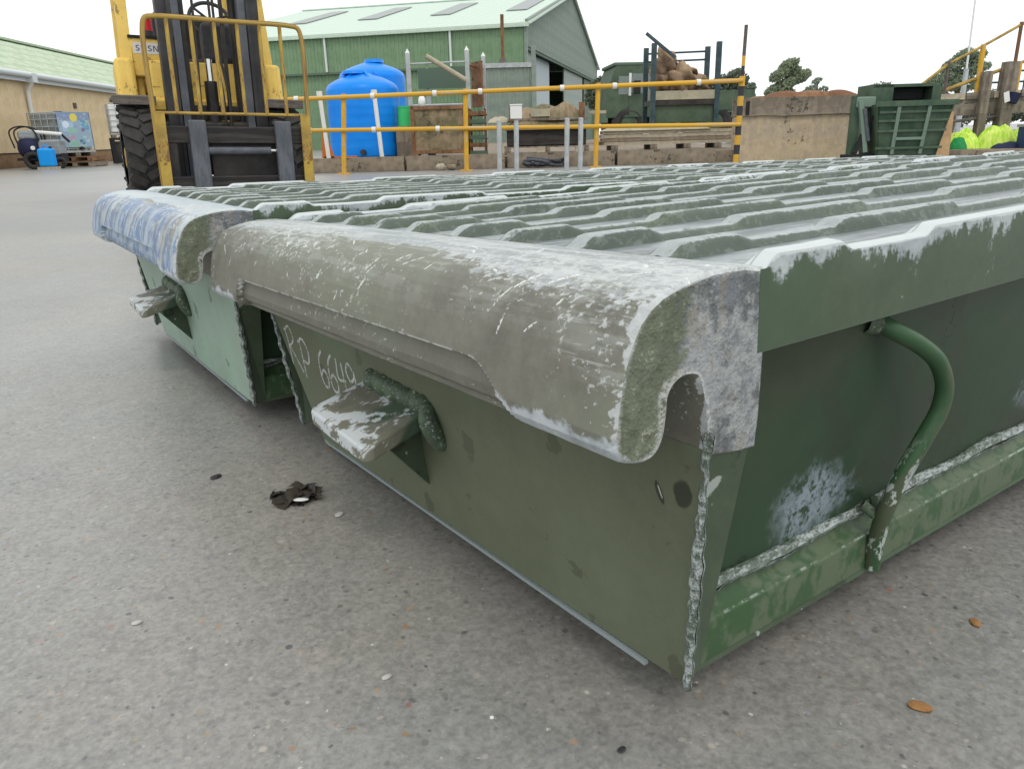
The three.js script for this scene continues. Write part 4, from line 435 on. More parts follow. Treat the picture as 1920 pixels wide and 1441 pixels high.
// ------------------------------------------------------------------ plank stacks, blue rack with hessian, army truck
{
  const o = thing('plank_stack', 'stack of pale scaffold planks on bearers behind yellow fence', 'plank stack', [2.90, 0.175, -14.6]); for (const x of [-0.95, -0.25, 0.35, 0.9]) part('bearer', bx(0.12, 0.10, 0.7, x, 0.05, 0), D.oldwood, o); const R = rng(4); for (let l = 0; l < 4; l++) for (let k = 0; k < 3; k++) part('plank', bx(2.25 + 0.1 * R(), 0.055, 0.215, 0.06 * (R() - 0.5), 0.13 + l * 0.062, -0.23 + k * 0.23, 0.01 * (R() - 0.5)), R() < 0.5 ? D.palewood : D.wood, o); part('cover_sheet', heap(1.9, 0.10, 0.75, 3.1, 0.05).translate(-0.2, 0.345, 0.0), D.tarp, o);
  const b = thing('rack_stillage', 'dark blue steel rack holding brown hessian rolls above planks', 'rack', [3.22, 0.62, -14.9]); for (const x of [-0.57, 0.57]) for (const z of [-0.4, 0.4]) part('upright', bx(0.085, 1.34, 0.085, x, 0.67, z), D.rackblue, b); for (const y of [1.10, 1.24]) for (const z of [-0.4]) part('cross_bar', bar([-0.57, y, z], [0.57, y + 0.02, z], 0.018), D.rackblue, b); for (const z of [-0.4, 0.4]) part('base_beam', bx(1.2, 0.09, 0.06, 0, 0.36, z), D.greasy, b); for (const x of [-0.57, 0.57]) part('base_beam', bx(0.06, 0.09, 0.8, x, 0.36, 0), D.greasy, b); part('tray', bx(1.12, 0.16, 0.86, 0.03, 0.475, 0), D.tarp, b); part('drop_bar', beam([-0.72, 1.50, 0.42], [-0.20, 1.10, 0.42], 0.05, 0.05), D.rackblue, b); part('lower_panel', bx(1.05, 0.30, 0.03, 0.02, 0.17, 0.36), D.army, b);
  solo('hessian_heap', [[-0.30, 0.46, 0.05, 0.26, 0.30], [-0.34, 0.16, 0.0, 0.24, 0.22], [-0.05, 0.18, 0.1, 0.26, 0.24], [0.0, 0.34, -0.1, 0.22, 0.18], [0.24, 0.12, 0.05, 0.22, 0.18], [0.40, 0.07, 0, 0.14, 0.10], [0.14, 0.30, 0.05, 0.14, 0.10]].map(([x, y, z, r, ry], i) => lump(r * 1.08, ry * 1.05, 0.34, i * 1.7 + 0.4, 0.15).translate(3.22 + x, Math.max(1.176 + ry * 0.8, 1.176 + y), -14.9 + z)), D.hessian, 'brown hessian rolls heaped inside the dark blue rack', 'hessian');
  const t = thing('army_truck', 'dark green flat fronted army truck behind the plank stack', 'truck', [4.5, 0.18, -25], 0.06);
  part('cab', [prism([[-1.55, 0.75], [-0.1, 0.75], [-0.1, 2.15], [-1.25, 2.15], [-1.5, 1.55]], 1.9, 0.03).translate(0, 0, -0.95)], D.army, t); part('cab_roof', bx(1.35, 0.10, 2.0, -0.68, 2.2, 0, 0, 0, 0, 0.04), D.darkgreen, t); part('side_window', bx(0.62, 0.55, 0.03, -0.50, 1.66, 0.985), D.glass, t); part('quarter_window', bx(0.30, 0.50, 0.03, -1.05, 1.62, 0.985), D.glass, t); part('window_pillar', bx(0.07, 0.62, 0.04, -0.86, 1.64, 0.995), D.white, t); part('mirror', bx(0.20, 0.36, 0.08, -0.70, 1.55, 1.22, 0, 0, 0, 0.02), D.dark, t); part('mirror_arm', bar([-0.75, 1.7, 1.0], [-0.7, 1.7, 1.22], 0.02), D.dark, t); part('door', bx(0.75, 0.62, 0.03, -0.5, 1.05, 0.99), D.army, t); part('front_bumper', bx(0.15, 0.25, 1.95, -1.58, 0.72, 0), D.darkgreen, t);
  part('cargo_side', bx(2.9, 0.55, 0.06, 1.45, 1.15, 0.98), D.army, t); part('cargo_side', bx(2.9, 0.55, 0.06, 1.45, 1.15, -0.98), D.army, t); part('cargo_bed', bx(2.9, 0.12, 1.95, 1.45, 0.86, 0), D.darkgreen, t); part('tailboard', bx(0.06, 0.55, 1.9, 2.88, 1.15, 0), D.army, t); part('chassis', bx(4.3, 0.2, 0.8, 0.6, 0.68, 0), D.dark, t); for (const x of [-0.85, 1.75]) for (const z of [-0.85, 0.85]) { const w = part('wheel', new THREE.TorusGeometry(0.38, 0.16, 12, 28).translate(x, 0.53, z), D.rubber, t); part('hub', new THREE.CylinderGeometry(0.25, 0.25, 0.2, 20).rotateX(Math.PI / 2).translate(x, 0.53, z), D.army, w); }
}
// ------------------------------------------------------------------ tan loading wall, green skip, ramp with handrails
{
  const o = thing('loading_wall', 'tan stained concrete loading bay wall with weathered dark coping beam', 'wall', [4.62, 0, -12.8], -0.03); part('wall_body', roughenBox(1.85, 0.68, 0.6, 0.012).translate(0, 0.34, 0), D.conc, o); part('coping_beam', roughenBox(1.88, 0.265, 0.66, 0.02).translate(0, 0.815, 0.02), D.capstone, o); part('iron_strap', bx(0.05, 0.2, 0.02, -0.86, 0.80, 0.365), D.dark, o);
  const sb = solo('soil_ridge', heap(1.7, 0.10, 0.7, 4.4, 0.10).translate(4.75, 0.94, -12.95), D.rust, 'low ridge of reddish soil on the loading wall', 'soil');
}
function roughenBox(w, h, d, amp) { const g = new THREE.BoxGeometry(w, h, d, Math.ceil(w * 14), Math.ceil(h * 14), Math.ceil(d * 8)); return metreUV(mergeVertices(roughen(mergeVertices((g.deleteAttribute('uv'), g.deleteAttribute('normal'), g)), amp, 0.7))); }
{
  const o = thing('steel_skip', 'dark green ribbed steel skip with pale strap ribs before the wall', 'skip', [5.47, 0, -11], -0.08);
  part('front_panel', quadSlab([[-0.48, 0.76, 0.30], [0.50, 0.76, 0.30], [0.40, 0.10, 0.18], [-0.38, 0.10, 0.18]], [0, 0, -0.03]), D.skip, o); part('rim', bx(1.04, 0.07, 0.06, 0.01, 0.765, 0.31), D.skip, o); part('back_panel', quadSlab([[-0.48, 0.76, -0.6], [0.50, 0.76, -0.6], [0.40, 0.10, -0.5], [-0.38, 0.10, -0.5]], [0, 0, 0.03]), D.skip, o); for (const s of [-1, 1]) part('side_panel', quadSlab([[s * 0.48, 0.76, -0.6], [s * 0.48, 0.76, 0.3], [s * 0.385, 0.10, 0.18], [s * 0.385, 0.10, -0.5]], [-0.02 * s, 0, 0]), D.skip, o); part('bottom', bx(0.78, 0.03, 0.68, 0.01, 0.10, -0.16), D.skip, o); for (const x of [-0.42, 0.38]) part('skid', bx(0.06, 0.10, 0.7, x * 0.8, 0.05, -0.16), D.dark, o);
  for (const x of [-0.20, 0.17]) part('strap_rib', beam([x, 0.12, 0.205], [x * 1.06, 0.73, 0.315], 0.045, 0.03, [0, 0, 1]), D.skiplight, o); part('cross_rib', beam([-0.19, 0.32, 0.25], [0.17, 0.32, 0.25], 0.03, 0.035, [0, 1, 0]), D.skiplight, o); for (const y of [0.2, 0.42, 0.55, 0.66]) part('press_rib', beam([-0.42 - y * 0.05, y, 0.195 + y * 0.16], [0.43 + y * 0.05, y, 0.195 + y * 0.16], 0.02, 0.03), D.skip, o);
  part('hood', [bx(0.30, 0.24, 0.5, -0.36, 0.90, -0.2), bx(0.12, 0.20, 0.5, 0.36, 0.88, -0.2), bx(0.86, 0.04, 0.5, -0.04, 1.0, -0.2), bx(0.86, 0.2, 0.04, -0.04, 0.90, -0.43)], D.skip, o); part('hood_opening', bx(0.46, 0.14, 0.03, 0.03, 0.90, -0.16), D.dark, o);
  const a = thing('hydraulic_arm', 'pale green hydraulic arm linkage standing beside the green skip', 'machinery', [4.82, 0, -11.05]); part('mast', bx(0.09, 0.88, 0.12, -0.02, 0.44, 0), D.skip, a); part('mast', bx(0.07, 0.80, 0.12, 0.18, 0.40, -0.05), D.skip, a); part('arm', beam([0.0, 0.82, 0.1], [0.12, 0.15, 0.12], 0.06, 0.05, [0, 0, 1]), D.skiplight, a); part('arm', beam([0.16, 0.62, 0.1], [-0.02, 0.14, 0.12], 0.05, 0.05, [0, 0, 1]), D.dark, a); part('ram', bar([0.05, 0.72, 0.14], [0.14, 0.3, 0.15], 0.025), D.steel, a); part('head', bx(0.26, 0.14, 0.16, 0.09, 0.80, 0, 0, 0, 0, 0.02), D.skiplight, a); part('base', bx(0.36, 0.12, 0.3, 0.08, 0.06, 0), D.dark, a);
  solo('leaning_board', beam([6.06, 0, -11.05], [6.16, 0.66, -11.25], 0.22, 0.035, [0, 0, 1]), mat([0.46, 0.30, 0.16], [0.38, 0.25, 0.14], { rough: 0.8, streak: 0.5 }), 'orange brown board leaning against the green skip', 'board');
}
{
  const o = thing('loading_ramp', 'timber loading ramp with faded yellow handrails climbing to the right', 'ramp', [7.0, 0, -14]); // rises along +x
  const ry = x => 0.78 + x * 0.03; part('ramp_deck', beam([-1.2, 0.80, 0], [2.9, 0.92, 0], 1.3, 0.09), D.oldwood, o); for (let k = 0; k < 9; k++) part('deck_board', beam([-1.2 + k * 0.45, 0.865 + k * 0.013, 0.66], [-0.77 + k * 0.45, 0.877 + k * 0.013, 0.66], 0.05, 0.10), k % 2 ? D.palewood : D.oldwood, o); part('side_beam', beam([-1.2, 0.66, 0.60], [2.9, 0.76, 0.60], 0.08, 0.18), D.oldwood, o);
  for (const [x, w, h] of [[0.86, 0.13, 1.28], [1.22, 0.19, 1.42], [2.6, 0.15, 1.2]]) part('timber_post', bx(w, h, w, x, h / 2, 0.72), D.oldwood, o);
  const rail = [[-0.25, 1.02, 0.6], [0.27, 1.42, 0.6], [0.80, 1.68, 0.6], [1.36, 1.98, 0.6], [2.6, 2.40, 0.6]]; for (let k = 0; k < rail.length - 1; k++) part('top_rail', bar(rail[k], rail[k + 1], 0.022), D.oldyellow, o); part('lower_rail', bar([0.27, 1.02, 0.6], [1.36, 1.38, 0.6], 0.030), D.oldyellow, o); part('lower_rail', bar([1.36, 1.38, 0.6], [2.6, 1.76, 0.6], 0.025), D.oldyellow, o); part('knee_rail', bar([0.35, 0.52, 0.72], [1.25, 0.60, 0.72], 0.025), D.brown, o);
  for (const [x, y0, y1, m] of [[0.27, 0.9, 1.46, D.brown], [0.80, 0.9, 1.70, D.yellow], [1.36, 0.0, 2.02, D.rust], [1.44, 0.95, 1.42, D.yellow]]) part('rail_post', bar([x, y0, 0.6], [x, y1, 0.6], m === D.yellow ? 0.04 : 0.028), m, o);
  for (const y of [1.16, 1.34]) part('grey_rail', bar([1.5, y, -0.4], [3.2, y + 0.02, -0.4], 0.018), D.rackblue, o); for (const x of [1.75, 2.2, 2.65]) part('grey_rail', bar([x, 0.9, -0.4], [x, 1.36, -0.4], 0.014), D.rackblue, o);
  solo('bucket', [new THREE.CylinderGeometry(0.09, 0.065, 0.16, 18).rotateZ(-0.25).translate(8.28, 0.86, -13.15)], D.navy, 'small navy bucket hung on the ramp post', 'bucket'); solo('paper_sheet', bx(0.10, 0.16, 0.006, 8.13, 0.88, -13.1, 0.2, 0.3), D.white, 'white paper sheet fixed on the ramp timber post', 'paper');
}
{ // heaps of hi-vis clothing and the crates they lie in
  const hv = (x, z, w, h, d, seed, lab, m = D.hivis) => solo('clothing_heap', mound(w, h, d, seed).translate(x, 0.10, z), m, lab, 'clothing', 'hi-vis clothing heaps under the ramp');
  hv(7.45, -13.0, 0.62, 0.40, 0.5, 0.5, 'rounded heap of lime yellow clothing left of the ramp post'); hv(7.95, -12.9, 0.66, 0.42, 0.5, 5.5, 'lime yellow clothing heap between ramp post and blue crate'); hv(8.60, -13.0, 1.1, 0.56, 0.6, 7.5, 'largest lime yellow clothing heap behind the blue crates'); hv(7.28, -12.8, 0.22, 0.22, 0.3, 2.5, 'small dark green garment beside lime yellow heap', D.hivisgreen); hv(7.98, -12.6, 0.50, 0.14, 0.3, 9.1, 'flat dark navy garments below lime yellow heap', D.navy);
  for (const [x, l] of [[8.22, 'navy ribbed plastic crate beside the lime yellow heaps'], [8.62, 'second navy ribbed plastic crate under the ramp']]) { const c = thing('plastic_crate', l, 'crate', [x, 0.10, -12.4], 0, 'navy crates under the ramp'); part('box', bx(0.34, 0.34, 0.3, 0, 0.17, 0, 0, 0, 0, 0.015), D.crate, c); for (let k = -2; k <= 2; k++) part('rib', bx(0.025, 0.30, 0.02, k * 0.07, 0.17, 0.155), D.crate, c); part('rim', bx(0.37, 0.04, 0.33, 0, 0.335, 0), D.greyplastic, c); }
  solo('timber_platform', roughenBox(2.4, 0.10, 1.1, 0.008).translate(8.2, 0.05, -12.75), D.sleeper, 'low timber platform under the hi-vis clothing heaps', 'platform');
}

// ------------------------------------------------------------------ forklift truck facing the camera
{
  const o = thing('forklift_truck', 'yellow forklift truck with black mast and load backrest grille', 'forklift', [-2.275, 0, -6.39], 0.50); o.rotation.z = -0.03;
  const cg = { add(m) { m.position.x += 0.12; o.add(m); } };
  // load backrest
  const bt = 1.40, lean = -0.05, zz = y => lean * (y / 1.4);
  const back = part('load_backrest', tube([[-0.585, 0.14, 0], [-0.59, 0.7, zz(0.7)], [-0.59, 1.30, zz(1.3)], [-0.565, 1.385, zz(1.4)], [-0.50, bt, zz(bt)], [0, bt, zz(bt)], [0.50, bt, zz(bt)], [0.565, 1.385, zz(1.4)], [0.59, 1.30, zz(1.3)], [0.59, 0.7, zz(0.7)], [0.585, 0.14, 0]], 0.019, 160, 10), D.oldyellow, cg);
  for (const x of [-0.42, -0.25, -0.08, 0.09, 0.26, 0.42]) part('guard_bar', bar([x, 0.72, zz(0.72)], [x, bt, zz(bt)], 0.015, 8), D.oldyellow, back); part('guard_crossbar', bar([-0.59, 0.72, zz(0.72)], [0.59, 0.72, zz(0.72)], 0.012, 8), D.oldyellow, back); for (const s of [-1, 1]) part('side_plate', bx(0.075, 0.58, 0.02, s * 0.555, 0.43, 0.01), D.oldyellow, back);
  // carriage and forks
  part('carriage', [bx(1.22, 0.13, 0.07, 0, 0.56, -0.06, 0, 0, 0, 0.01), bx(1.22, 0.11, 0.07, 0, 0.19, -0.06, 0, 0, 0, 0.01), bx(0.1, 0.5, 0.06, -0.5, 0.37, -0.06), bx(0.1, 0.5, 0.06, 0.42, 0.37, -0.06), bx(0.62, 0.32, 0.04, 0.12, 0.37, -0.11)], D.greasy, cg); part('side_shift_ram', bar([-0.28, 0.44, -0.02], [0.26, 0.44, -0.02], 0.03), D.steel, cg); part('ram_rod', bar([0.26, 0.44, -0.02], [0.36, 0.44, -0.02], 0.016), D.chrome, cg);
  for (const x of [-0.29, 0.37]) part('fork', [bx(0.13, 0.60, 0.055, x, 0.37, 0.0, 0, 0, -0.03, 0.012), bx(0.13, 0.05, 1.05, x, 0.07, 0.50, 0, 0, 0, 0.012)], D.steel, cg);
  // mast
  const mz = -0.32, tl = 0.03; for (const s of [-1, 1]) { part('outer_mast_rail', [beam([s * 0.345 + 0.05, 0.10, mz], [s * 0.345 + 0.05, 2.25, mz - 2.15 * tl], 0.085, 0.13, [0, 0, 1]), beam([s * 0.30 + 0.05, 0.10, mz + 0.075], [s * 0.30 + 0.05, 2.25, mz + 0.075 - 2.15 * tl], 0.025, 0.03, [0, 0, 1])], D.black, o); part('inner_mast_rail', beam([s * 0.25 + 0.05, 0.14, mz + 0.02], [s * 0.25 + 0.05, 2.35, mz + 0.02 - 2.2 * tl], 0.055, 0.12, [0, 0, 1]), D.steel, o); part('lift_cylinder', bar([s * 0.20 + 0.05, 0.2, mz - 0.05], [s * 0.20 + 0.05, 2.1, mz - 0.11], 0.032), D.greasy, o); part('lift_chain', bx(0.03, 1.3, 0.02, s * 0.15, 1.0, mz - 0.01), D.greasy, o); }
  for (const y of [0.30, 0.74, 1.72]) part('mast_crossmember', bx(0.72, 0.11, 0.06, 0.05, y, mz - 0.08), D.greasy, o); part('centre_cylinder', bar([0.02, 0.2, mz - 0.02], [0.02, 0.98, mz - 0.04], 0.05), D.greasy, o); part('centre_rod', bar([0.02, 0.98, mz - 0.04], [0.02, 1.15, mz - 0.045], 0.028), D.chrome, o); for (const x of [-0.06, 0.07, 0.10]) part('hydraulic_hose', tube([[x, 0.3, mz + 0.03], [x * 1.4, 0.8, mz + 0.05], [x, 1.3, mz - 0.02], [x, 1.9, mz - 0.05]], 0.011, 40, 7), D.rubber, o);
  for (const s of [-1, 1]) part('tilt_cylinder', bar([s * 0.40, 0.62, mz - 0.08], [s * 0.36, 0.74, -0.95], 0.035), D.greasy, o);
  // wheels
  for (const [sx, zw, r, w] of [[-1, -0.42, 0.385, 0.25], [1, -0.42, 0.385, 0.25], [-1, -1.95, 0.31, 0.2], [1, -1.95, 0.31, 0.2]]) { const x = sx * (zw > -1 ? 0.565 : 0.50), pts = []; for (const [a, b] of [[0.55, -0.5], [0.80, -0.5], [0.93, -0.46], [0.985, -0.36], [1.0, -0.2], [1.0, 0.2], [0.985, 0.36], [0.93, 0.46], [0.80, 0.5], [0.55, 0.5]]) pts.push(new THREE.Vector2(r * a, w * b)); const wh = part('tyre', new THREE.LatheGeometry(pts, 44).rotateZ(Math.PI / 2).translate(x, r, zw), D.rubber, o); for (let k = 0; k < 22; k++) for (const q of [-1, 1]) { const a = (k + (q > 0 ? 0.5 : 0)) / 22 * Math.PI * 2, g = bx(w * 0.52, 0.026, 0.055, 0, r + 0.004, 0, q * 0.5); g.translate(q * w * 0.26, 0, 0); g.rotateX(a); g.translate(x, r, zw); part('tread_lug', g, D.rubber, wh); } part('rim', [new THREE.CylinderGeometry(r * 0.56, r * 0.56, w * 0.8, 28).rotateZ(Math.PI / 2).translate(x, r, zw), new THREE.CylinderGeometry(r * 0.2, r * 0.2, w * 0.95, 18).rotateZ(Math.PI / 2).translate(x, r, zw)], D.oldyellow, wh); }
  part('front_axle', bx(0.9, 0.26, 0.22, 0, 0.385, -0.44), D.greasy, o); for (const s of [-1, 1]) part('mudguard', [bx(0.31, 0.035, 0.52, s * 0.575, 0.835, -0.48, 0, 0, 0, 0.015), bx(0.31, 0.07, 0.03, s * 0.575, 0.815, -0.23, 0, 0, 0, 0.01)], D.brown, o);
  // chassis, cowl, hood and counterweight
  part('chassis', bx(0.82, 0.42, 1.9, 0, 0.46, -1.25, 0, 0, 0, 0.03), D.greasy, o); part('front_cowl', [bx(0.80, 0.34, 0.06, 0, 0.98, -0.66, 0, 0, -0.12, 0.02), bx(0.80, 0.10, 0.1, 0, 0.80, -0.63, 0, 0, 0, 0.02)], D.fyellow, o); part('dashboard', bx(0.26, 0.34, 0.20, 0.17, 1.30, -0.76, 0, 0, -0.2, 0.05), D.black, o); part('steering_column', bar([0.15, 0.9, -0.75], [0.15, 1.50, -0.87], 0.04), D.black, o);
  const sw = part('steering_wheel', new THREE.TorusGeometry(0.165, 0.016, 10, 40).rotateX(-0.55).translate(0.15, 1.52, -0.88), D.black, o); for (const a of [0.3, 2.4, 4.5]) part('spoke', bar([0.15, 1.51, -0.88], [0.15 + Math.cos(a) * 0.16, 1.52 + Math.sin(a) * 0.16 * 0.85, -0.88 - Math.sin(a) * 0.16 * 0.52], 0.011), D.black, sw);
  part('engine_hood', bx(0.86, 0.34, 1.15, 0, 0.95, -1.60, 0, 0, 0, 0.05), D.fyellow, o); part('seat', [bx(0.5, 0.12, 0.5, 0, 1.16, -1.35, 0, 0, 0, 0.04), bx(0.5, 0.5, 0.12, 0, 1.40, -1.62, 0, 0, 0.2, 0.05)], D.black, o);
  const cw = part('counterweight', [bx(1.02, 0.84, 0.46, 0, 0.72, -2.28, 0, 0, 0, 0.09), bx(0.98, 0.30, 0.5, 0, 1.16, -2.2, 0, 0, 0, 0.07)], D.fyellow, o);
  // side frame: pillars of the overhead guard on both sides and the step cover
  for (const s of [-1, 1]) { part('front_pillar', [beam([s * 0.565, 0.92, -0.66], [s * 0.525, 2.15, -0.94], 0.085, 0.10, [0, 0, 1]), beam([s * 0.60, 0.98, -0.80], [s * 0.555, 2.15, -1.12], 0.05, 0.08, [0, 0, 1]), bx(0.15, 0.42, 0.30, s * 0.585, 0.93, -0.74, 0, 0, -0.2, 0.04)], D.fyellow, o); part('pillar_slot', beam([s * 0.585, 1.1, -0.76], [s * 0.54, 2.12, -1.02], 0.03, 0.10, [0, 0, 1]), D.dark, o); part('rear_pillar', beam([s * 0.50, 1.1, -2.0], [s * 0.455, 2.15, -1.78], 0.07, 0.09, [0, 0, 1]), D.fyellow, o); part('side_panel', bx(0.06, 0.50, 1.2, s * 0.47, 0.80, -1.35, 0, 0, 0, 0.02), D.fyellow, o); part('step', [bx(0.16, 0.05, 0.42, s * 0.58, 0.40, -0.98), beam([s * 0.64, 0.80, -0.86], [s * 0.66, 0.38, -0.80], 0.05, 0.12, [0, 0, 1]), beam([s * 0.66, 0.38, -0.80], [s * 0.62, 0.2, -0.78], 0.05, 0.10, [0, 0, 1])], D.galv, o); part('light_pod', bx(0.06, 0.1, 0.1, s * 0.52, 1.75, -0.80, 0, 0, 0, 0.02), D.black, o); }
  part('guard_roof', [bx(0.98, 0.06, 0.08, 0, 2.17, -0.98), bx(0.98, 0.06, 0.08, 0, 2.17, -1.78), ...[-0.42, -0.21, 0, 0.21, 0.42].map(x => bx(0.05, 0.06, 0.84, x, 2.17, -1.38))], D.fyellow, o);
  // instrument box with the number plate, seen left of the mast, and the beacon on it
  const box = part('side_console', bx(0.30, 0.30, 0.24, -0.37, 1.17, -0.80, 0, 0, 0, 0.02), D.fyellow, o); part('console_top', bx(0.32, 0.02, 0.26, -0.37, 1.325, -0.80), D.dark, box);
  { const c = document.createElement('canvas'); c.width = 256; c.height = 96; const x = c.getContext('2d'); x.fillStyle = '#d8d6d4'; x.fillRect(0, 0, 256, 96); x.fillStyle = '#5c5f68'; x.font = 'bold 70px sans-serif'; x.textAlign = 'center'; x.fillText('S1 SNL', 128, 74); const t = new THREE.CanvasTexture(c); t.colorSpace = THREE.SRGBColorSpace; const pl = new THREE.PlaneGeometry(0.25, 0.085); pl.translate(-0.375, 1.24, -0.678); part('number_plate', pl, new THREE.MeshStandardMaterial({ map: t, roughness: 0.5 }), box); }
  const be = part('beacon', [new THREE.CylinderGeometry(0.035, 0.038, 0.10, 20).translate(-0.36, 1.43, -0.80), new THREE.SphereGeometry(0.035, 20, 10, 0, 6.3, 0, 1.6).translate(-0.36, 1.48, -0.80)], D.red, o); part('beacon_base', new THREE.CylinderGeometry(0.042, 0.048, 0.05, 20).translate(-0.36, 1.36, -0.80), D.black, be);
}

// ------------------------------------------------------------------ containers and machines by the tan building
function ibc(lab, pos, turn, m, front) {
  const o = thing('bulk_container', lab, 'liquid container', pos, turn, 'caged liquid containers by the tan building'); part('bottle', bx(0.94, 0.92, 0.94, 0, 0.62, 0, 0, 0, 0, 0.06), m, o); for (const y of [0.20, 0.38, 0.56, 0.74, 0.92, 1.08]) part('cage_hoop', [bar([-0.5, y, 0.5], [0.5, y, 0.5], 0.011, 6), bar([-0.5, y, -0.5], [0.5, y, -0.5], 0.011, 6), bar([0.5, y, -0.5], [0.5, y, 0.5], 0.011, 6), bar([-0.5, y, -0.5], [-0.5, y, 0.5], 0.011, 6)], D.galv, o);
  for (const k of [-0.5, -0.25, 0, 0.25, 0.5]) for (const s of [-1, 1]) { part('cage_bar', bar([k, 0.14, s * 0.5], [k, 1.09, s * 0.5], 0.011, 6), D.galv, o); part('cage_bar', bar([s * 0.5, 0.14, k], [s * 0.5, 1.09, k], 0.011, 6), D.galv, o); } part('lid', new THREE.CylinderGeometry(0.1, 0.1, 0.05, 18).translate(0, 1.1, 0), D.black, o); for (const x of [-0.42, 0, 0.42]) part('pallet_foot', bx(0.14, 0.10, 1.0, x, 0.05, 0), D.oldwood, o); part('pallet_deck', bx(1.02, 0.04, 1.02, 0, 0.12, 0), D.galv, o); part('valve', bar([0.1, 0.2, 0.45], [0.1, 0.2, 0.58], 0.045), D.dark, o);
  if (front) { const sh = part('poster_board', bx(0.9, 0.86, 0.012, 0.02, 0.66, 0.522), front, o); } return o;
}
{
  const c = document.createElement('canvas'); c.width = c.height = 256; const x = c.getContext('2d'), R = rng(3); x.fillStyle = '#8fa6b8'; x.fillRect(0, 0, 256, 256); const put = (f, px, py, w, h, r) => { x.fillStyle = f; x.beginPath(); if (r) x.arc(px, py, w, 0, 7); else x.rect(px, py, w, h); x.fill(); }; put('#7b92ad', 0, 0, 256, 60); put('#9fb9d2', 30, 70, 90, 70); put('#cfd8ea', 60, 90, 26, 0, 1); put('#d9c95c', 130, 40, 30, 0, 1); put('#5f93b4', 180, 60, 60, 70); put('#8fb8a6', 70, 110, 70, 40); put('#8a6a80', 190, 130, 14, 0, 1); put('#b98a9c', 95, 185, 18, 0, 1); put('#87b0a2', 60, 210, 80, 46); put('#4f7386', 150, 200, 40, 36); for (let k = 0; k < 60; k++) put(`rgba(${120 + R() * 90 | 0},${140 + R() * 80 | 0},${160 + R() * 70 | 0},0.5)`, R() * 256, R() * 256, 6 + R() * 22, 5 + R() * 16); const t = new THREE.CanvasTexture(c); t.colorSpace = THREE.SRGBColorSpace;
  const bm = new THREE.MeshStandardMaterial({ map: t, roughness: 0.6 }), g = new THREE.PlaneGeometry(0.9, 0.86);
  const a = ibc('grey caged liquid container with colourful printed board on one side', [-11.55, 0.26, -21], 1.12, D.greyplastic, null); const b = part('printed_board', g.translate(0.02, 0.66, 0.525), bm, a);
  for (const [px, l] of [[-11.9, 'timber pallet under the grey container at the generator side'], [-11.15, 'timber pallet under the grey container on the forklift side']]) { const o = thing('timber_pallet', l, 'pallet', [px, 0, -21], 0.1, 'pallets under the grey container'); pallet(o, 0.9, 1.0, 0, D.wood); pallet(o, 0.9, 1.0, 0.13, D.rust); }
  const w = ibc('white caged liquid container standing on a dark stand', [-11.28, 0.72, -24], 0.5, D.white, null); w.scale.setScalar(0.85); const st = thing('container_stand', 'dark steel stand under the white caged container', 'stand', [-11.28, 0, -24], 0.5); part('frame', [bx(0.95, 0.06, 0.95, 0, 0.69, 0), ...[-0.42, 0.42].flatMap(q => [-0.42, 0.42].map(r => bx(0.1, 0.7, 0.1, q, 0.35, r)))], D.dark, st); part('infill', bx(0.8, 0.6, 0.8, 0, 0.32, 0), D.greasy, st);
  const gn = thing('generator_cart', 'dark rounded wheeled generator with hoop handles beside grey container', 'generator', [-11.65, 0, -19.7], 0.35); part('body', roughen(new THREE.SphereGeometry(0.30, 28, 20).scale(0.95, 1.0, 1.2), 0.02, 1).translate(0, 0.50, 0), D.navy, gn); part('hood', bx(0.42, 0.22, 0.5, 0.0, 0.80, 0, 0, 0, 0, 0.08), D.greyplastic, gn); for (const z of [-0.25, 0.25]) part('hoop_handle', tube([[-0.30, 0.5, z], [-0.34, 0.90, z], [-0.1, 1.0, z], [0.15, 0.92, z], [0.25, 0.6, z]], 0.018, 40, 7), D.dark, gn); for (const z of [-0.3, 0.3]) part('wheel', new THREE.TorusGeometry(0.16, 0.055, 10, 24).translate(0.05, 0.215, z), D.rubber, gn); part('skid', bx(0.7, 0.06, 0.5, 0.05, 0.24, 0), D.dark, gn); part('badge', new THREE.CylinderGeometry(0.05, 0.05, 0.02, 16).rotateX(1.57).translate(0.1, 0.5, 0.36), D.white, gn);
  const wt = thing('tool_trolley', 'grey machine trolley with long white roller on top', 'trolley', [-11.15, 0, -19.75], 0.1); part('body', bx(0.50, 0.36, 0.4, 0, 0.50, 0, 0, 0, 0, 0.05), D.greyplastic, wt); part('roller', bar([-0.42, 0.88, 0.1], [0.32, 0.80, 0.1], 0.045), D.white, wt); part('arm', [bar([0.3, 0.8, 0.1], [0.46, 0.62, 0.1], 0.03), bar([-0.1, 0.66, 0.1], [-0.1, 0.86, 0.1], 0.025)], D.dark, wt); for (const x of [-0.2, 0.2]) part('wheel', new THREE.TorusGeometry(0.1, 0.04, 8, 20).translate(x, 0.14, 0.18), D.rubber, wt); part('undercarriage', bx(0.5, 0.2, 0.36, 0, 0.26, 0), D.dark, wt);
  const jc = thing('plastic_canister', 'bright blue plastic canister before the grey container', 'canister', [-11.02, 0.06, -19.2], 0.1); part('body', bx(0.34, 0.42, 0.24, 0, 0.21, 0, 0, 0, 0, 0.05), flat(0.01, 0.30, 0.80, 0.4), jc); part('handle', tube([[-0.08, 0.40, 0], [-0.05, 0.47, 0], [0.05, 0.47, 0], [0.08, 0.40, 0]], 0.018, 20, 7), flat(0.01, 0.30, 0.80, 0.4), jc); part('cap', new THREE.CylinderGeometry(0.035, 0.035, 0.05, 14).translate(0.11, 0.44, 0), D.black, jc); solo('canister_block', bx(0.4, 0.06, 0.3, -11.02, 0.03, -19.2), D.palewood, 'pale timber block under the bright blue canister', 'block');
}
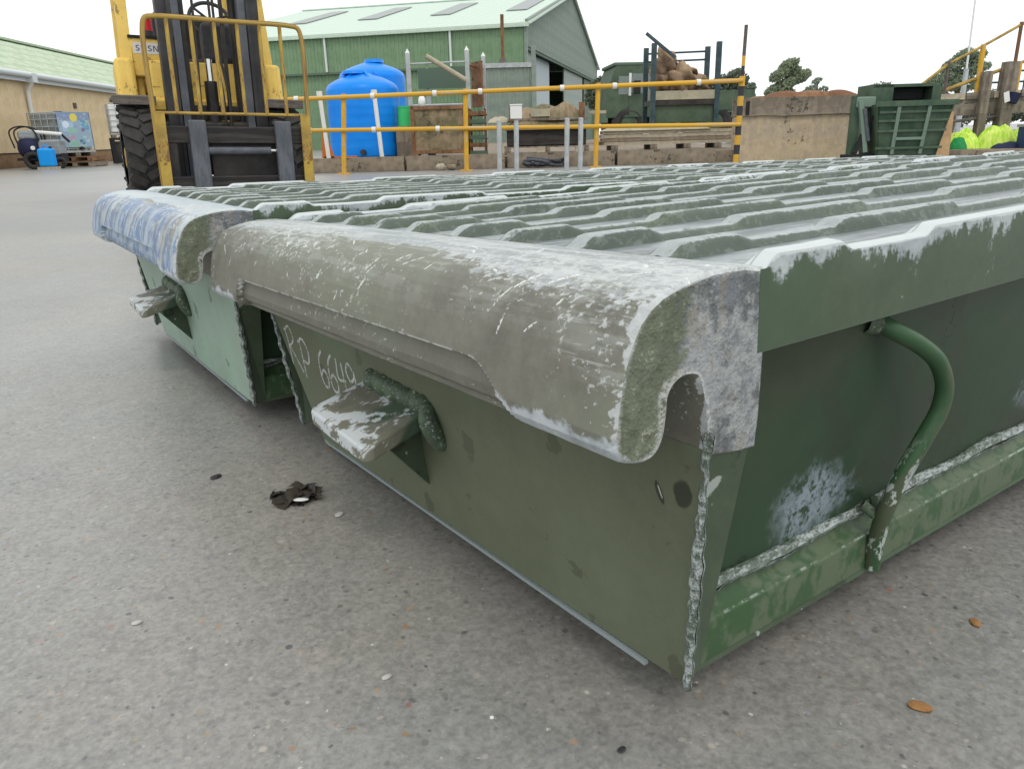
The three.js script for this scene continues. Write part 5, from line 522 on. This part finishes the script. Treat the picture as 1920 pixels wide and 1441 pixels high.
// ------------------------------------------------------------------ trees, hedge and mast
function leafCloud(R, blobs, n, size, flatY = 1) {
  const pos = [], nor = [], uv = []; const tot = blobs.reduce((s, b) => s + b[3] ** 2 * b[4], 0);
  for (const [cx, cy, cz, r, dens] of blobs) { const m = Math.round(n * r * r * dens / tot); for (let k = 0; k < m; k++) { let x, y, z; do { x = R() * 2 - 1; y = R() * 2 - 1; z = R() * 2 - 1; } while (x * x + y * y + z * z > 1); const rr = Math.pow(Math.hypot(x, y, z), -0.35); const P = v3(cx + x * r * rr, cy + y * r * rr * flatY + x * r * 0.35, cz + z * r * rr), a = v3(R() - 0.5, R() - 0.5, R() - 0.5).normalize(), b = v3(R() - 0.5, R() - 0.5, R() - 0.5).cross(a).normalize(), s = size * (0.6 + 0.8 * R()); for (const [p, q] of [[-1, -0.5], [1, -0.5], [0, 1]]) { const v = P.clone().addScaledVector(a, p * s * 0.5).addScaledVector(b, q * s); pos.push(v.x, v.y, v.z); uv.push(p * 0.5 + 0.5, q); } } }
  const g = new THREE.BufferGeometry(); g.setAttribute('position', new THREE.Float32BufferAttribute(pos, 3)); g.setAttribute('uv', new THREE.Float32BufferAttribute(uv, 2)); g.computeVertexNormals(); return g;
}
const leafM = (r, g, b) => new THREE.MeshPhysicalMaterial({ color: lin(r, g, b), roughness: 0.9, transmission: 0.45, thickness: 0, side: THREE.DoubleSide });
function tree(lab, x, z, top, blobs, seed, m, size = 0.14, n = 5000, yb = 0) {
  const R = rng(seed), o = thing('pine_tree', lab, 'tree', [x, 0, z], 0, 'trees on the skyline'); const pts = [[0, yb, 0], [0.15, top * 0.4, 0], [0.05, top * 0.7, 0], [0.1, top * 0.92, 0]]; const tr = part('trunk', [bar(pts[0], pts[1], 0.20, 8, 0.16), bar(pts[1], pts[2], 0.16, 8, 0.11), bar(pts[2], pts[3], 0.11, 8, 0.03)], D.bark, o);
  for (const [bx_, by, bz, r] of blobs) part('limb', bar([0.1, Math.max(yb, by - r * 1.1), 0], [bx_, by, bz], 0.05, 6, 0.02), D.bark, tr); part('crown', leafCloud(R, blobs, n, size, 0.6), m, o); return o;
}
const pine = leafM(0.28, 0.34, 0.21), pine2 = leafM(0.26, 0.33, 0.22), dull = leafM(0.24, 0.28, 0.21);
tree('windswept pine with clumped crown rising above the loading wall', 15.6, -45, 4.1, [[0.05, 3.75, 0, 0.55, 1], [-0.55, 3.25, 0.2, 0.5, 1], [0.75, 3.15, 0, 0.55, 1], [-0.15, 2.7, 0, 0.65, 1], [-0.75, 2.5, 0, 0.45, 0.8], [0.35, 3.4, -0.2, 0.45, 1], [-0.2, 2.1, 0, 0.7, 0.8]], 5, pine, 0.11, 4600);
tree('small sparse young pine beside the windswept pine', 17.6, -46, 3.2, [[0.05, 2.95, 0, 0.28, 0.8], [-0.3, 2.5, 0, 0.4, 0.8], [0.35, 2.4, 0, 0.38, 0.7], [0, 2.0, 0, 0.6, 0.7]], 6, dull, 0.09, 1300);
tree('broad leaning pine behind the ramp handrails', 25.0, -45, 4.3, [[0.2, 4.0, 0, 0.55, 1], [0.9, 3.9, 0, 0.5, 1], [-0.3, 3.5, 0, 0.65, 1], [0.8, 3.3, 0, 0.6, 1], [-0.8, 2.9, 0, 0.6, 1], [1.35, 3.4, 0, 0.4, 0.8], [0, 2.7, 0, 0.8, 1], [-1.1, 2.4, 0, 0.5, 0.9], [0.7, 2.5, 0, 0.6, 0.8]], 7, pine2, 0.11, 5600);
tree('dark spiky conifer behind the blue rack', 9.0, -32, 2.9, [[0, 2.5, 0, 0.35, 1], [-0.25, 2.1, 0, 0.5, 1], [0.45, 1.9, 0, 0.45, 1], [0.2, 1.4, 0, 0.7, 1], [0.8, 1.25, 0, 0.4, 0.9], [-0.3, 1.0, 0, 0.8, 1]], 8, leafM(0.12, 0.17, 0.11), 0.08, 6000);
{ const R = rng(12), bl = []; for (let k = 0; k < 60; k++) bl.push([10 + k * 0.75, 1.05 + 0.75 * R() + (k > 14 && k < 24 ? 0.7 : 0) * R(), -52 + R() * 2, 0.7 + 0.4 * R(), 1]); const h = solo('hedge', leafCloud(R, bl, 42000, 0.16, 0.9), dull, 'distant hedge line of scrub along the skyline', 'hedge'); h.userData.kind = 'stuff'; const b2 = []; for (let k = 0; k < 14; k++) b2.push([3.4 + k * 0.35, 1.2 + 0.7 * R(), -28.5, 0.6, 1]); const s = solo('shrub_bank', leafCloud(R, b2, 9000, 0.11, 0.9), leafM(0.09, 0.12, 0.07), 'bank of grey green shrubs behind the army truck', 'shrubs'); s.userData.kind = 'stuff'; }
{ const o = thing('radio_mast', 'thin white radio mast rising beyond the ramp', 'mast', [22.6, 0, -40]); part('pole', bar([0, 0, 0], [0.02, 3.0, 0], 0.14, 10, 0.11), D.galv, o); part('whip', bar([0.02, 3.0, 0], [-0.1, 8.5, 0], 0.05, 8, 0.035), D.white, o); }
// ------------------------------------------------------------------ bearers under the sections and litter on the concrete
for (const [x, z, l, w, h, lab] of [[0.02, -1.10, 0.86, 0.14, 0.032, 'squared timber bearer under the chalked bridge section end'], [1.15, -1.86, 0.86, 0.14, 0.044, 'squared timber bearer under the middle of the chalked section'], [-0.52, -1.78, 0.80, 0.14, 0.016, 'thin timber packer under the blue rubbed section end'], [1.0, -2.9, 0.80, 0.12, 0.004, 'thin timber packer under the middle of the blue rubbed section']]) { if (h < 0.01) continue; const g = bx(w, h, l, 0, h / 2, 0, Math.atan2(0.566, 0.823)); solo('timber_bearer', g.translate(x, 0, z), D.sleeper, lab, 'timber bearer', 'timbers under the bridge sections'); }
{ const o = thing('leaf_litter', 'clump of dark wet dead leaves lying on the concrete', 'leaf litter', [-0.318, 0, -1.02]); const R = rng(41), litterM = flat(0.045, 0.036, 0.028, 0.8); for (let k = 0; k < 34; k++) { const a = R() * 6.3, d = Math.pow(R(), 0.7), s = 0.007 + 0.010 * R(); const g = new THREE.PlaneGeometry(s * 2, s * 1.2, 3, 2); const p = g.attributes.position; for (let i = 0; i < p.count; i++) p.setZ(i, 0.004 * Math.sin(p.getX(i) * 160 + k) + 0.003 * (R() - 0.5)); g.rotateX(-Math.PI / 2 + (R() - 0.5) * 0.7); g.rotateY(R() * 6); g.translate(Math.cos(a) * d * 0.034, 0.003 + 0.004 * R(), Math.sin(a) * d * 0.030); g.computeVertexNormals(); part('leaf', g, k % 4 ? litterM : D.greasy, o); } part('pale_flake', roughen(new THREE.SphereGeometry(0.009, 12, 8).scale(1.4, 0.12, 0.5), 0.003, 4).translate(0.008, 0.008, 0.022), D.white, o); }
{ const R = rng(57); const spots = [[-0.247, -0.962, 0.006, 'white'], [-0.47, -1.10, 0.008, 'dark'], [0.085, -0.52, 0.0035, 'dark'], [-0.13, -0.62, 0.004, 'white'], [0.36, -0.56, 0.008, 'orange'], [-0.42, -0.72, 0.0045, 'white'], [0.48, -0.68, 0.006, 'orange']]; const mm = { white: flat(0.46, 0.45, 0.42, 0.8), dark: D.black, orange: flat(0.33, 0.17, 0.065, 0.85) }; const ls = ['flat white stone chip beside the clump of dead leaves', 'dark chip on the concrete left of the dead leaves', 'dark chip on the concrete under the chalked plate corner', 'white chip on the concrete before the chalked plate', 'flat orange pebble set in the concrete by the section corner', 'white chip alone on the open concrete', 'orange pebble under the bottom flange side'];
  spots.forEach(([x, z, r, k], i) => solo('stone_chip', roughen(new THREE.IcosahedronGeometry(r, 3).scale(1.3, 0.2, 0.8), r * 0.7, 9, i).rotateY(R() * 6).translate(x, r * 0.2, z), mm[k], ls[i], 'stone chip', 'stone chips on the concrete')); }
renderer.render(scene, camera);
